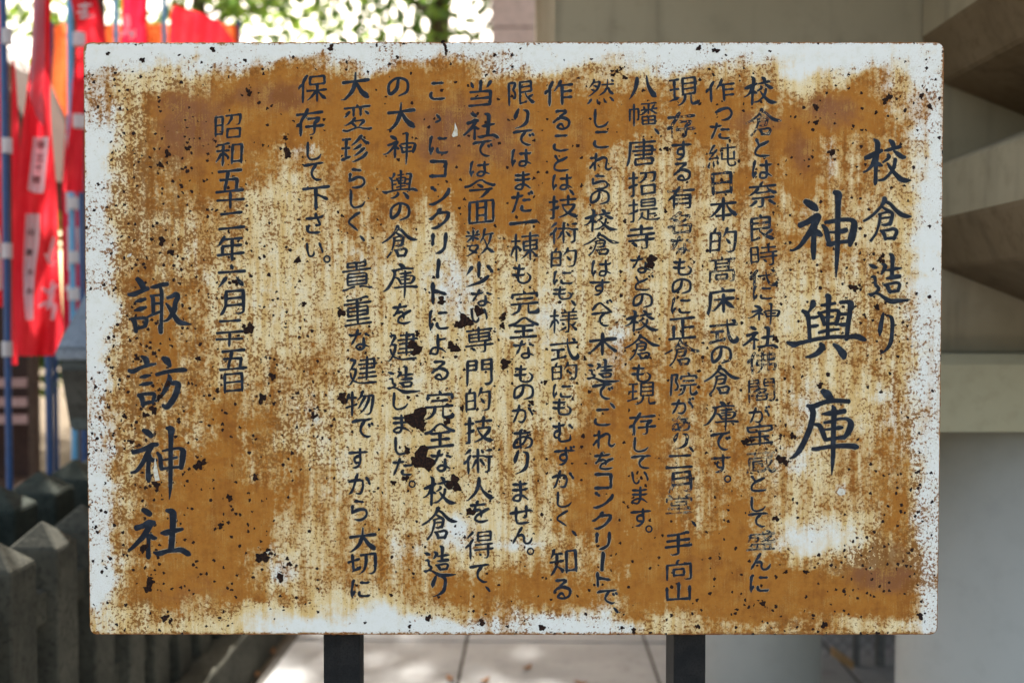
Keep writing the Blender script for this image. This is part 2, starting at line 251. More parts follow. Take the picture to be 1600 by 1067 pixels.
STROKES = '''あ418 800 259 850 200 848 163 824 146 768 161 684 244 563 314 506 373 488 404 452 500 433 632 423 755 464 815 513 851 577 859 677 842 741 799 805 740 851 645 895 600 903 582 895|418 800 438 848 477 873|700 359 676 374 669 418 645 445 614 535 555 634 474 728 418 745|455 114 419 146 391 395 391 627 418 800|177 259 382 264 591 250 754 227 782 205
い727 273 782 378 844 556 868 686 850 732|168 241 183 564 215 718 257 801 297 838 341 852 409 835 455 779 489 705 482 632
か405 136 383 156 358 337 239 705 153 875 105 891|105 400 136 373 518 350 573 361 614 400 631 464 627 623 612 718 577 827 543 867 505 881 405 881 368 864|755 264 842 405 905 559
が377 155 360 214 349 336 324 382 272 585 198 771 141 882|741 277 812 386 888 553 877 618|109 377 486 352 559 365 601 405 618 482 613 623 598 723 560 838 524 874 455 888 382 884 336 845|773 132 814 214|877 82 927 173
く686 159 623 169 310 433 274 473 261 514 270 548 297 581 655 895
こ250 614 221 641 215 750 243 805 306 848 359 867 473 882 632 877 800 850|273 241 632 245 732 236
さ300 586 251 614 223 727 242 800 291 853 332 874 423 895 545 900 714 886|195 309 336 318 581 312 809 272 845 232|550 136 588 295 617 323 645 414 721 547 730 605|564 600 730 605
し286 159 273 686 289 800 329 862 388 894 450 904 518 904 632 880 722 838 784 790 835 735 841 700
す132 277 886 268|577 150 582 450 605 609 575 745 524 815 432 877 373 900 300 886|582 445 477 428 401 452 354 505 341 586 368 655 423 691 468 697 586 677
ず559 145 550 164 550 441 577 618 547 755 494 826 406 887 341 911 282 900|845 105 882 173|550 455 450 441 384 456 349 481 325 515 311 582 329 652 375 694 441 709 535 693|535 693 524 721 540 707|100 295 568 277 864 282|723 132 761 200 755 277
せ695 159 691 491 674 614 659 633 632 640 541 632|86 432 877 366 918 400|300 195 296 691 306 782 329 830 382 861 459 872 632 872 777 855
た536 668 511 691 505 773 524 821 559 850 686 877 841 872 877 850|386 145 367 287 346 335 304 526 177 882|141 309 324 313 564 273|353 310 314 345|564 450 823 446 854 453 886 486
だ109 327 300 327 536 291|355 159 340 301 319 340 290 481 227 690 152 886 100 909|859 155 905 241|745 191 791 277|541 464 705 455 823 464|500 686 478 710 478 804 497 840 532 866 636 891 745 891 836 880 864 850
っ200 564 212 529 229 520 541 432 645 432 695 446 745 475 778 512 804 614 795 673 755 751 694 803 618 838 423 877
て605 236 581 284 495 367 452 438 419 555 425 659 467 752 541 817 624 857 723 880 777 855|123 277 523 228 614 234 727 214 845 209
で572 257 554 269 579 269|579 269 566 297 485 378 429 486 409 595 429 700 490 788 600 856 714 885 768 868|109 295 136 273 486 237 568 235 588 245 691 224 836 214|832 373 882 459|723 414 768 500
と755 286 474 438 411 458 272 610 251 659 246 745 282 817 316 842 392 872 559 886 795 864|282 173 409 455
ど705 314 444 453 384 471 245 624 224 674 219 764 243 816 273 844 391 890 623 895 764 876 786 859|268 159 258 197 382 468|882 123 926 200 955 218|764 155 814 245
な714 291 877 382|427 118 397 141 371 278 340 322 301 445 164 695|100 273 141 309 286 309 522 272 559 232|645 445 654 805 637 860 581 901 500 909 413 889 372 854 359 800 374 748 418 708 495 687 637 697 672 727 740 744 850 818
に241 159 209 187 159 545 159 695 169 764 186 791 191 891|450 655 441 727 449 768 463 796 505 825 577 845 714 850 845 835 868 814|491 264 709 273 832 264|273 632 227 751 186 782
の514 223 495 381 448 557 401 682 340 772 309 792 264 801 218 792 191 772 142 695 127 586 138 500 174 411 247 324 333 263 441 224 532 219 609 226 723 273 787 331 842 432 863 550 842 663 779 772 708 828 564 880 514 864
は436 345 677 350 795 341 872 330 895 300|700 168 700 514 714 741 698 826 659 873 582 891 486 878 445 857 419 826 409 782 428 725 467 689 541 668 696 676 727 711 793 726 900 809|223 155 205 166 196 192 150 555 150 695 160 772 177 796 182 891|264 636 219 758 177 786
べ118 664 119 638 332 377 373 343 423 337 486 382 692 622 877 814|782 200 811 215 873 314|682 264 736 364
ま527 141 536 782 526 844 508 872 477 893 391 906 305 896 259 875 229 843 219 809 225 764 264 713 336 683 477 677 518 683 550 704 614 717 686 749 799 824 818 868|223 468 509 477 650 472 814 450|223 255 509 268 800 245
む100 250 124 274 150 281 314 286 521 253 550 218|723 255 864 391|327 145 327 445 350 577 339 641 296 737 296 814 312 860 341 882 427 900 573 900 718 869 760 834 780 786 786 695 768 659|327 455 236 455 193 474 155 523 132 605 143 671 172 711 223 731 295 732
も386 150 332 668 341 782 378 849 464 894 591 900 700 874 748 849 784 814 822 727 812 623 751 515 691 495|123 541 286 568 455 573 563 567 595 536|150 291 405 318 573 313 595 291
よ495 150 491 423 505 777 493 836 445 887 390 904 332 905 227 880 176 832 165 782 190 716 252 675 332 659 482 664 518 685 572 694 668 736 800 827|491 350 795 332
ら235 611 291 598 350 556 441 513 550 491 632 492 700 511 747 540 788 591 804 659 792 732 756 795 690 847 595 880 527 891 368 895 332 877|259 332 235 611|336 173 377 165 668 223
る409 459 435 459 426 475 436 482 582 473 673 491 742 531 792 594 809 659 794 762 740 835 677 871 582 898 518 904 415 891 370 872 338 836 332 791 346 745 373 718 423 701 473 701 523 717 562 745 589 783 614 882|646 197 624 255 426 422 409 459|273 205 514 191 646 197|415 472 311 528 168 645
れ291 541 229 573 108 741 100 782|332 145 312 464 292 532 300 891|118 327 318 309|314 455 372 437 465 361 569 305 627 291 696 296 731 323 750 369 745 505 718 709 719 786 731 827 750 846 791 859 873 843 935 804 955 755
を309 466 464 446 526 478 547 533 550 727|432 123 410 142 392 236 358 273 342 335 293 423 288 445 312 446 309 466|150 255 495 254 677 235 709 218|295 457 145 600|827 436 568 535 536 577 482 593 432 623 343 708 323 777 328 823 348 858 388 884 455 899 586 905 732 895 772 888 795 859
ん477 173 313 477 296 548 212 685 132 877|332 549 455 514 493 517 526 541 550 591 555 791 565 835 584 862 628 885 714 884 757 871 805 834 883 714 895 677 886 650|309 544 330 528 321 544 332 549
ゝ527 450 661 609 680 671 659 694 445 777
ク505 132 465 150 424 270 388 288 277 418 173 504 118 509|427 273 790 283|790 283 789 359 748 462 671 598 610 674 521 758 395 840 282 889 205 877
コ195 814 800 809|797 258 800 859|214 255 797 258
ト373 168 373 886|377 436 514 467 791 577
リ727 177 722 527 683 688 633 764 555 833 445 885 386 873|268 186 264 577 255 591
ン873 323 872 404 842 454 754 564 627 679 495 763 336 832 223 862 150 836|232 223 405 359
ー141 514 845 514
一86 505 914 505
三223 518 755 518|159 191 836 191|100 868 886 868
下477 168 477 932|477 414 555 423 827 586|91 168 900 168
二177 241 814 241|100 836 895 836
五441 195 413 468 396 518 341 882|91 886 900 886|729 485 700 886|209 482 729 485|155 191 836 191
人495 105 490 363 461 396 430 507 364 659 236 822 118 912 91 914|491 368 531 399 597 582 663 700 717 769 790 843 877 901 941 905
今55 423 109 430 212 371 351 265 467 149 500 135 532 151 661 272 802 375 886 423 932 418|418 364 451 370 582 477|764 591 744 657 535 918 473 945|195 586 777 590 845 577
代364 432 905 364|755 118 800 150 882 236|582 109 601 387 628 559 658 686 699 795 744 867 776 898 819 922 868 923 902 900 920 850 934 782 914 736|223 359 156 392 74 484 68 518|327 114 247 265 226 350 236 391 236 932
佛695 105 695 941|903 635 904 732 889 832 872 854 809 859|335 629 903 635|361 439 337 555 335 629|361 439 878 432|879 242 878 432|345 236 879 242|514 105 514 614 498 700 464 795 428 851 352 922 314 932|177 368 122 395 73 455 55 523|282 105 204 268 182 359 191 400 191 936
作305 105 224 270 202 364 214 400 214 932|609 264 609 932|609 477 900 477|564 105 545 119 517 185 503 253 470 279 373 436|505 259 923 259|200 373 133 409 86 469 77 514|609 695 909 695
保336 582 573 582 647 604 691 582 914 582|640 609 599 622 447 797 332 882|327 91 293 109 216 264 195 350 205 391 205 936|191 359 131 390 71 464 64 509|640 609 694 644 801 781 914 877|632 391 632 941|417 388 632 391|417 142 417 388|417 142 853 142|853 142 853 385|632 391 853 385
全495 464 495 909|236 682 768 682|55 436 96 441 175 402 350 263 470 137 500 125 719 320 829 402 905 443 923 441|177 405 236 459 498 461 764 458 827 405|109 914 886 914
八341 195 313 409 265 609 198 764 144 852 86 914|623 168 665 455 724 636 818 815 900 904 936 918
六336 564 214 768 109 914|659 555 886 909|95 359 900 359|473 86 467 123 518 245
切191 136 195 741|59 400 391 327|418 627 391 672 195 745 162 778 155 809|614 182 604 450 564 655 524 752 452 854 368 918|892 185 881 623 853 854 831 902 807 921 700 927 668 914|450 182 892 185
十91 468 905 468|495 100 495 936
名764 197 751 259 685 340 532 465 454 495 405 573|386 182 409 191 764 197|286 609 289 888|289 888 806 888|806 597 806 888|109 645 395 575 436 591 806 597|273 368 335 379 433 458 455 491|477 77 420 100 381 181 332 201 150 336 109 341
向136 268 132 941|136 268 862 267|862 267 868 823 858 913 832 931 714 936 650 905|339 474 336 800|339 474 653 471|653 471 655 728|336 732 655 728|518 77 467 103 428 196 414 264
和567 192 564 895|567 192 858 189|858 189 864 882|86 386 455 386|275 495 215 525 141 668 70 770 68 805|275 495 341 521 378 563 439 643 441 705|105 173 277 154 414 112 459 123|564 814 864 814|282 155 272 478 282 523 282 932
唐305 591 814 587|815 329 814 587|309 323 815 329|241 459 905 459|541 82 564 164 559 723|156 185 905 182|156 185 145 614 117 805 77 923|559 723 818 733 827 755 824 906|312 906 824 906|316 734 312 906|316 734 559 723
囬119 167 632 164|119 167 117 888|117 888 874 888|874 167 874 888|632 164 874 167|364 164 364 886|364 395 632 395|632 164 632 891|364 645 632 645
堂495 573 495 909|182 727 827 727|100 914 900 914|495 95 495 245|888 256 891 400|110 253 888 256|110 253 105 400|173 95 219 113 264 181 264 250|814 95 781 112 734 177 732 250|265 565 495 573|262 399 265 565|262 399 735 401|735 401 734 561|495 573 734 561
変711 619 713 645 695 686 563 794 545 827|382 605 405 614 711 619|55 914 105 938 195 926 350 885 491 827 540 829 587 865 786 922 886 936 936 914|264 305 240 317 135 458 95 464|436 532 401 552 380 602 328 625 304 660 141 740 91 736|100 177 895 177|382 182 382 464|609 182 609 468|486 86 514 173|745 318 864 441|309 659 367 728 450 798 464 827
大100 382 455 382 499 399 532 382 895 382|495 100 483 378 497 417 536 468 620 653 690 755 832 886 879 912 905 914|489 402 396 640 342 729 281 800 184 881 118 918 41 914
奈305 745 270 757 136 894 73 900|173 627 823 627|495 632 489 922 473 937 427 945 373 944 341 927|100 223 895 223|623 227 644 295 730 389 886 494 945 491|368 227 347 295 254 396 103 503 55 505|264 391 314 440 345 445 668 445 727 391|686 755 714 764 852 899 886 909|486 77 452 109 423 218
存455 405 793 410|793 410 776 467 669 549 652 582 650 845 638 922 614 935 500 941|445 82 407 109 384 209 346 241 331 300 234 461 219 514 223 932|100 223 900 223|373 664 918 664|214 536 157 556 86 614
完870 210 873 350|124 208 870 210|124 208 118 350|86 573 900 573|359 573 340 732 297 828 248 876 178 912 109 933 73 923|259 386 732 386|473 91 509 200|614 573 614 859 633 914 695 927 872 921 900 896 915 823 927 814
宝218 641 777 641|623 727 669 733 777 827|495 414 495 909|518 214 871 221|121 221 121 355 195 412 773 414 807 408 874 354 871 221|121 221 518 214|100 914 895 914|482 91 507 145 518 214
寺495 95 495 409|173 209 836 209|86 409 909 409|677 414 670 900 645 922 523 927|109 605 891 605|205 705 260 713 355 823
専109 168 891 168|491 95 491 564|182 432 814 432|82 705 914 705|682 577 675 922 663 937 632 945 536 945|808 301 814 432|189 302 808 301|189 302 188 562|188 562 685 574 810 564|814 432 810 564|209 791 264 796 364 882
少482 95 482 636|286 241 247 260 105 523|777 618 645 744 504 826 345 883 95 932|750 255 900 505
山495 109 495 859|145 305 149 856|149 856 850 859|850 305 850 936
幡450 336 595 336 645 350 727 350 764 336 914 336|485 621 482 764|485 621 867 621|867 621 870 911|485 911 870 911|482 764 485 911|736 350 760 402 795 441 893 522 927 527|482 764 873 764|514 209 538 263 527 336|673 618 673 914|677 127 677 527|459 136 672 127 841 101 895 118|864 191 845 197 812 259 791 336|227 91 227 941|365 288 368 659 360 713 327 727|99 285 365 288|99 285 95 736|618 350 586 412 482 512 445 535 368 536
平495 164 495 932|141 159 850 159|86 586 905 586|814 273 777 291 696 456 659 473|223 291 284 438 273 482
年295 100 261 208 234 229 117 390 68 400|264 209 868 214|550 218 550 936|251 444 841 441|251 444 245 709|86 709 914 709
床577 327 577 941|277 477 536 480 647 574 774 731 905 836|156 226 561 217 909 223|156 226 145 636 116 809 83 909 95 968|900 477 615 481 515 565 433 683 337 785 258 846 195 845|523 95 548 150 559 214
建614 91 614 809|364 718 900 718|123 573 115 600 133 653 169 718 195 741 218 795 332 865 432 898 541 913 900 914|265 158 255 223 172 373 155 426 105 456 95 491|95 155 265 158|285 444 285 504 257 627 196 794 99 922 41 927|155 432 285 444|359 309 909 309|423 173 835 176|835 176 835 440|414 445 835 440|405 582 864 582
式759 105 850 186|105 905 306 851 509 814 541 791|127 500 491 500|305 505 305 850|605 100 605 264 633 509 678 722 731 850 801 923 850 935 885 926 915 864 926 786 900 723|91 277 905 277
当205 664 827 664|150 895 824 892|824 453 824 892|173 450 824 453|827 136 726 318 686 336|495 100 495 445|173 141 264 305
得295 318 224 406 204 468 209 936|441 250 447 385|447 385 842 384|842 124 842 384|448 121 842 124|448 121 441 250|441 250 845 250|500 800 541 855|291 91 262 106 158 217 86 273|764 523 764 864 755 918 732 938 645 945|377 518 900 518|200 477 141 500 78 557 64 605|355 668 918 668
手86 609 914 609|155 377 855 377|164 173 491 154 768 104 823 114|500 155 492 900 468 926 405 936 314 935 250 905
技209 95 209 895 191 931 109 941|341 523 331 540 223 565 191 589 86 614|842 476 838 531 794 618 662 776 517 871 394 925 368 923|467 474 809 468 842 476|467 474 475 536 506 600 565 693 632 773 720 844 836 910 892 930 950 914|82 295 323 295|409 250 886 250|645 95 645 468
招200 95 200 886 181 929 109 941|55 641 73 614 182 588 214 560 323 532|73 295 318 295|874 144 872 295 847 434 818 461 727 468|423 141 874 144|455 895 865 892|865 606 865 892|460 603 865 606|460 603 455 895|595 141 572 285 527 377 441 464 409 477 368 473
提323 514 295 542 209 564 177 589 70 616 55 641|195 91 195 877 181 924 105 936|395 518 905 518|441 250 444 381|444 381 839 383|842 124 839 383|444 121 842 124|444 121 441 250|441 250 845 250|73 295 305 295|473 623 455 646 439 757 345 918|441 759 472 778 512 837 557 878 668 921 909 927 959 895|641 523 641 900|641 700 855 700
数433 610 424 673 340 801 298 815 253 858 154 909 100 927 59 914|100 605 433 610|255 545 243 591 201 627 175 709 177 735 400 855 418 855|291 91 291 455|605 395 631 418 688 605 726 664 730 734 760 753 833 850 895 906 950 909|727 736 698 754 590 872 505 927|82 273 250 273 287 296 327 273 495 273|284 312 446 409 473 409|677 91 653 118 603 390 573 415 531 500 536 536|95 105 131 125 164 191|627 286 909 286|284 312 264 337 86 473|455 118 405 200|841 286 831 390 799 522 762 632 727 659
日783 167 786 918|217 167 783 167|217 167 214 923|214 864 786 864|214 509 786 509
昭609 141 594 259 554 355 505 424 427 477|879 144 877 282 851 432 822 461 732 468|441 141 879 144|473 895 870 892|870 606 870 892|479 603 870 606|479 603 473 895|109 755 328 750|329 171 328 750|112 171 329 171|112 171 109 827|109 455 332 455
時112 160 109 823|112 160 320 158|320 158 320 740|109 745 320 740|109 445 323 445|482 691 519 722 582 814|795 405 793 905 784 925 764 935 664 941|409 405 923 405|414 586 914 586|664 95 664 400|455 209 882 209
月774 151 777 855 768 908 709 931 600 936 532 895|245 150 774 151|245 150 231 622 169 804 86 918|241 386 777 386|232 627 777 627
有450 82 415 105 386 205 349 240 279 436 286 936|286 745 782 745|286 573 782 573|779 412 776 909 763 927 718 936 645 940 618 927|295 400 318 409 779 412|277 450 224 471 141 559 91 595|95 223 900 223
木891 341 534 343 467 422 425 447 323 595 203 726 97 810 36 809|105 341 459 344 523 418 570 447 675 596 799 728 890 803 927 805|495 100 495 936
本495 100 495 936|264 750 732 750|591 309 620 416 733 598 867 737 896 754 932 750|405 309 365 424 253 605 114 749 45 759|100 305 895 305
棟220 475 165 505 70 720 68 764|874 351 877 486|462 349 874 351|462 349 462 621|462 621 609 628 667 648 723 628 874 621|877 486 874 621|662 655 708 668 845 818 923 873|227 95 217 459 227 500 227 936|220 475 293 505 352 597 355 636|86 305 350 305|664 95 664 941|423 200 909 200|662 655 597 701 483 824 391 886|459 486 877 486
様82 309 336 309|450 345 882 345|514 100 544 156 550 214|427 214 905 214|223 91 213 452 223 509 223 936|659 218 659 577 668 645 659 682 658 905 641 936 564 945|573 750 555 778 382 873|211 468 162 510 71 718 68 773|455 595 514 677|405 482 918 482|668 655 722 683 790 783 848 840 905 880 941 877|850 82 810 109 787 155 777 214|891 600 805 687 750 714|211 468 232 463 283 489 337 577 341 618
正523 505 836 505|127 168 873 168|523 168 523 895|223 427 223 895|86 895 909 895
然823 127 877 205|382 818 395 914 382 945|536 305 900 305|695 418 672 438 612 553 555 618 472 681 423 686|277 91 260 163 105 386|259 168 282 177 457 182|457 182 457 236 426 332 335 493 298 512 267 568 186 633 121 670 77 664|259 314 291 313 395 368|186 436 295 509|186 795 101 931 45 950|695 109 697 413 733 446 781 545 833 618 884 667 909 673|786 782 813 795 900 927|595 805 637 922 677 950
物586 82 559 96 519 254 409 436|791 259 756 445 665 683 554 855 482 914|255 91 255 941|109 295 355 295|906 265 891 595 850 863 821 913 768 931 719 931 659 891|518 259 906 265|132 150 108 295 70 427 82 468|77 636 237 599 268 574 372 548 391 523|645 259 633 338 567 504 458 675 409 709
珍795 509 765 517 673 609 570 683 500 719 455 714|650 141 804 288 881 346 914 366 959 359|205 159 205 773|77 827 194 790 210 774 350 745|873 664 790 763 691 835 466 930 405 914|664 377 621 422 514 498 477 518 436 514|695 82 663 95 647 139 505 292 404 371 368 377|82 159 332 159|86 450 309 450
現559 623 542 750 494 841 445 889 384 924 345 935 300 923|732 623 865 615|865 138 865 615|479 135 865 138|479 135 476 615|476 615 732 623|86 141 350 141|218 141 218 723|91 427 341 427|473 295 868 295|732 623 732 832 748 925 782 936 907 930 926 908 936 841|73 773 368 691|473 455 868 455
的282 86 266 101 239 186 232 250|118 836 394 833|397 256 394 833|124 253 397 256|124 253 118 914|623 100 586 240 495 409|586 245 883 253|883 253 877 586 842 856 819 901 791 917 668 922 618 895|600 486 714 659|118 527 400 527
盛208 680 205 923|208 680 785 680|785 680 791 918|82 923 909 923|171 206 163 395 138 509 95 600|171 206 891 200|168 350 408 353|408 353 413 414 391 532 373 544 291 550|536 91 542 182 562 218 588 327 639 437 706 522 795 580 876 577 900 545 909 500 886 445|655 86 698 88 753 133 759 200|805 305 750 382 642 487 518 562 482 559|595 677 595 923|400 677 400 923
知286 227 286 482 271 640 185 816 105 905|273 645 327 669 430 785 457 820 459 873|214 82 184 100 158 217 86 368|159 223 445 227|82 495 473 495|581 181 577 909|581 181 862 180|862 180 868 895|577 832 868 832
純134 572 158 568 148 591 168 595 355 573|332 264 276 360 239 385 222 436 147 534 134 572|145 580 91 609|236 718 229 744 248 882 232 914|682 95 688 894 700 913 732 926 893 920 913 900 924 850 900 795|494 656 873 659|491 391 494 656|350 686 343 714 377 836|468 227 918 227|877 391 877 714|109 736 75 908 95 950|273 91 244 108 122 317 108 376|108 376 236 382|332 464 352 564 374 609 368 636
良450 550 464 613 495 665 583 762 638 785 659 821 836 909 881 921 927 909|215 910 295 903 464 859|217 189 215 910|217 189 781 189|781 189 781 544|214 550 781 544|841 645 665 756 641 782|495 95 509 182|214 364 786 364
蔵664 295 683 545 701 664 722 696 721 785 799 919 827 943 864 952 904 943 920 918 931 864 909 809|144 351 131 732 116 818 80 927 86 959|144 351 838 342|768 227 800 232 843 274 838 342|418 723 418 841|262 842 545 846 595 886|262 471 262 842|262 471 559 468|418 468 418 586|259 723 540 720|542 592 540 720|259 586 542 592|77 150 914 150|664 95 664 150|841 477 772 654 753 675 723 686|718 786 676 804 554 928 495 936|327 95 327 227
術486 105 486 318 473 363 469 459 486 500 486 936|336 336 645 337 718 403 918 405|591 145 650 232|241 95 82 264|555 486 587 524 682 695|832 405 826 900 804 922 723 927|468 468 422 501 365 636 286 768|741 173 905 173|255 300 192 405 172 473 182 509 182 941|168 482 109 510 69 551 59 582
貴214 582 215 496 236 474 773 474 791 500 787 796|214 582 214 782 232 803 759 805 787 796|214 691 791 691|82 373 909 373|495 141 495 368|495 141 776 147|776 147 778 255|229 258 750 264 778 255|227 145 229 258|227 145 495 141|582 877 655 872 855 940 941 941|214 582 791 582|77 927 132 939 345 870 414 868
重491 136 491 914|155 768 850 768|177 145 493 133 768 100 827 118|191 514 809 514|198 389 191 514|198 389 795 385 809 409 809 614 801 637|197 635 801 637|191 514 197 635|82 914 914 914|91 264 909 264
門131 140 127 936|131 140 403 139|403 139 406 433|127 436 406 433|127 282 409 282|867 142 873 845 865 905 850 925 795 936 718 935 677 914|580 139 867 142|580 139 580 435|580 435 873 441|577 282 873 282
閣436 423 421 429 401 473 372 486 361 511 275 552 245 555|871 129 876 891 863 920 809 931 773 929 723 900|579 129 871 129|579 129 579 358|579 358 877 364|125 129 118 936|125 129 408 129|408 129 410 360|118 364 410 360|664 686 648 875|349 879 648 875|350 707 349 879|200 705 223 712 327 696 373 727 655 732|118 250 414 250|350 707 369 676 491 618 541 619 564 640 677 689 768 704 814 691|364 514 384 540 463 594 477 618|405 473 427 482 648 488|648 488 638 530 560 592 545 618|573 250 877 250
限126 135 123 936|126 135 330 139|330 139 330 182 265 382 330 511 340 645 314 693 255 705|480 906 555 899 645 874 677 845|480 139 480 906|480 139 835 135|835 135 838 503|477 509 838 503|882 632 736 727|645 509 674 639 707 711 735 733 751 782 864 895 895 912 941 909|477 318 841 318
院906 217 909 318|419 217 906 217|419 217 414 318|636 91 662 145 673 209|418 573 914 573|495 391 832 391|112 135 109 936|112 135 302 139|302 139 299 200 239 382 304 510 318 568 318 636 293 690 227 705|736 573 736 836 749 917 805 932 907 920 927 855 909 795|559 573 545 713 501 820 458 872 409 906 363 926 341 923
髙291 186 291 568|291 432 705 432|291 309 705 309|95 182 895 182|126 574 123 936|126 574 865 571|865 571 866 909 845 934 759 941|705 186 705 568|482 86 500 177|321 694 318 841|321 694 667 694|667 694 667 835|318 841 667 835'''
GL = {}
for ln in STROKES.strip().split('\n'):
    GL[ln[0]] = [[(int(a) / 1000, int(b) / 1000) for a, b in zip(s.split()[::2], s.split()[1::2])] for s in ln[1:].split('|')]
KANA_BIG = set('のコンクリート')
# columns of writing: list of (characters, x, y, wear); y and x are the photograph's pixels
TEXT = [
 ('second heading, written in the three largest characters', [('神',None),('輿',None),('庫',None)]),
 ('first heading along the right edge, four characters', [('校',None),('倉',None),('造',None),('り',None)]),
 ('shrine name, four large characters at the left', [('諏',None),('訪',None),('神2',None),('社',None)]),
 ('', '校1188,143 倉1191,192,.75 と1191,231 は1191,265 奈1192,304 良1192,355,.5 時1194,399 代1192,434,.7 に1192,458 神1191,490 社1189,528,.35 佛1190,566,.85 閣1190,610,.7 が1187,647 宝1187,677 蔵1189,722,.95 と1185,755 し1185,787 て1184,812,.4 盛1189,844,.85 ん1189,877,.2 に1187,911,.3'),
 ('', '作1125,143 っ1131,179 た1125,205 純1128,244,.45 日1128,287,.6 本1130,327 的1130,375,.5 髙1128,421,.7 床1127,470 式1131,518,.55 の1127,555,.4 倉1127,594,.35 庫1127,651 で1126,690 す1127,724,.7 。1137,748,.3'),
 ('', '現1068,144 存1064,196,.7 す1065,236 る1065,269,.4 有1064,309,.6 名1062,348,.85 な1064,383,.85 も1066,417,.3 の1065,448,.35 に1065,478,.5 正1066,513 倉1066,552,.65 院1069,600,.4 が1067,634,.3 あ1064,662,.85 り1064,690,.75 、1080,701,.3 二1062,721 月1062,753,.7 堂1061,787,.9 、1084,817,.3 手1060,849 向1061,890 山1060,924'),
 ('', '八1004,137 幡1005,179,.3 、1026,205,.2 唐1002,238 招1003,287 提1006,328 寺1002,371 な1002,413 ど1007,442,.3 の1004,470,.3 校1003,501,.3 倉1003,542 も1002,583,.3 現1003,615,.2 存1004,662 し1002,694,.3 て1002,722 い1000,746 ま1000,774 す1002,808,.35 。1014,826,.4'),
 ('', '然938,143 し940,185 こ940,219 れ939,254 ら938,285 の937,309 校938,345 倉940,383,.5 は940,419 す938,449 べ941,479 て940,499 木941,538 造943,579 で942,612 、957,633 こ942,652 れ944,686 を944,720 コ942,752 ン942,781 ク940,813 リ942,845 ー941,877 ト944,905 で949,932,.3 、962,952'),
 ('', '作873,146 る877,188 こ877,224 と877,255 は879,285 、893,300 技881,323 術881,364,.3 的881,402 に880,434 も879,458 、896,473 様881,501 式882,546 的882,580 に879,611 も878,636 む880,675 ず882,712 か880,748 し882,780 く878,810 、897,832,.3 知880,876 る878,920'),
 ('', '限815,146 り815,186 で818,216 は815,247 ま817,283 だ816,316 一818,348 棟820,386 も815,428 完820,472,.25 全818,511 な819,546 も818,584 の818,613 が817,645 あ817,686 り815,722 ま813,767 せ815,804 ん817,836 。829,861'),
 ('', '当750,146 社753,199 で754,233 は750,264 今750,295 囬752,331 数750,378 少749,428 な752,465 い749,493,.4 専749,531 門749,582 的747,624 技749,671 術747,720 人750,763 を749,799 得749,851 て749,896 、762,919'),
 ('', 'こ684,143 ゝ684,186 に686,227 コ684,265 ン686,306 ク686,342 リ686,381 ー684,420 ト687,458 に686,500 よ684,538 る687,579 完687,632 全687,679 な689,720 校687,767 倉687,817 造687,876 り686,915'),
 ('', 'の622,137 大626,181 神624,233 輿625,289 の625,331 倉625,378,.5 庫625,440 を628,490 建628,541 造631,591,.3 し626,626 ま627,662 し629,696 た629,729 。644,756'),
 ('', '大555,134 変558,184 珍556,233 ら558,279 し559,311 く553,347 、566,372'),
 ('', '貴558,431 重559,486 な562,531 建566,579 物562,630 で567,669 す560,716 か562,756 ら562,797 大566,842 切566,881 に564,919'),
 ('', '保488,139 存484,191 し491,236 て490,269 下494,311 さ492,349 い492,390 。511,405'),
 ('', '昭356,198 和358,241 五359,283 十360,314 二362,345 年360,388 六362,431,.4 月363,473 二360,510 十359,531 五365,562 日365,598'),
]
COL_LABEL = ['', '', '', 'body line first from the right, partly worn away', 'body line second from the right', 'body line third from the right, badly worn', 'body line fourth from the right', 'body line fifth from the right, the longest', 'body line sixth from the right', 'body line seventh from the right', 'body line eighth from the right', 'body line ninth from the right', 'body line ending level with the big rust scabs', 'upper half of the body line third from the left of the text block', 'lower half of the body line third from the left of the text block', 'short body line of eight characters', 'date line, twelve characters beside the shrine name']

rng = np.random.default_rng(7)
def catmull(P, step):
    P = np.asarray(P, float)
    if len(P) < 2: return P
    Q = np.vstack([2 * P[0] - P[1], P, 2 * P[-1] - P[-2]]); out = []
    for i in range(1, len(Q) - 2):
        a, b, c, d = Q[i - 1], Q[i], Q[i + 1], Q[i + 2]
        n = max(2, int(np.linalg.norm((c - b)[:2]) / step) + 1)
        for t in np.linspace(0, 1, n, endpoint=False):
            out.append(.5 * (2 * b + (c - a) * t + (2 * a - 5 * b + 4 * c - d) * t * t + (3 * b - a - 3 * c + d) * t ** 3))
    out.append(P[-1]); out = np.array(out); out[:, 2] = np.maximum(out[:, 2], 0.15)
    return out
def ribbon(P, grow=0.0):
    'brush stroke: P rows x, y, width (pixels). returns verts (n*3, 2), quads, edge value'
    S = catmull(P, 1.6)
    xy, wd = S[:, :2], S[:, 2] * (1 + rng.normal(0, .025, len(S))) + grow
    t = np.gradient(xy, axis=0); t /= np.linalg.norm(t, axis=1)[:, None] + 1e-9
    s0, s1 = wd[0] / 2, wd[-1] / 2
    k = np.array([1.0, .86, .5]); kw = np.array([.06, .51, .866])
    a = xy[0] - t[0] * s0 * k[:, None] * .8; b = xy[-1] + t[-1] * s1 * k[::-1][:, None] * .8
    xy = np.vstack([a, xy, b]); wd = np.concatenate([wd[0] * kw, wd, wd[-1] * kw[::-1]])
    t = np.vstack([np.repeat(t[:1], 3, 0), t, np.repeat(t[-1:], 3, 0)])
    n = np.stack([-t[:, 1], t[:, 0]], 1); h = wd[:, None] / 2
    V = np.stack([xy - n * h, xy, xy + n * h], 1).reshape(-1, 2)
    m = len(xy); i = np.arange(m - 1)[:, None] * 3
    F = np.vstack([i + np.array([0, 1, 4, 3]), i + np.array([1, 2, 5, 4])])
    E = np.tile([1.0, 0.0, 1.0], m); E[:6] = 1; E[-6:] = 1
    return V, F, E
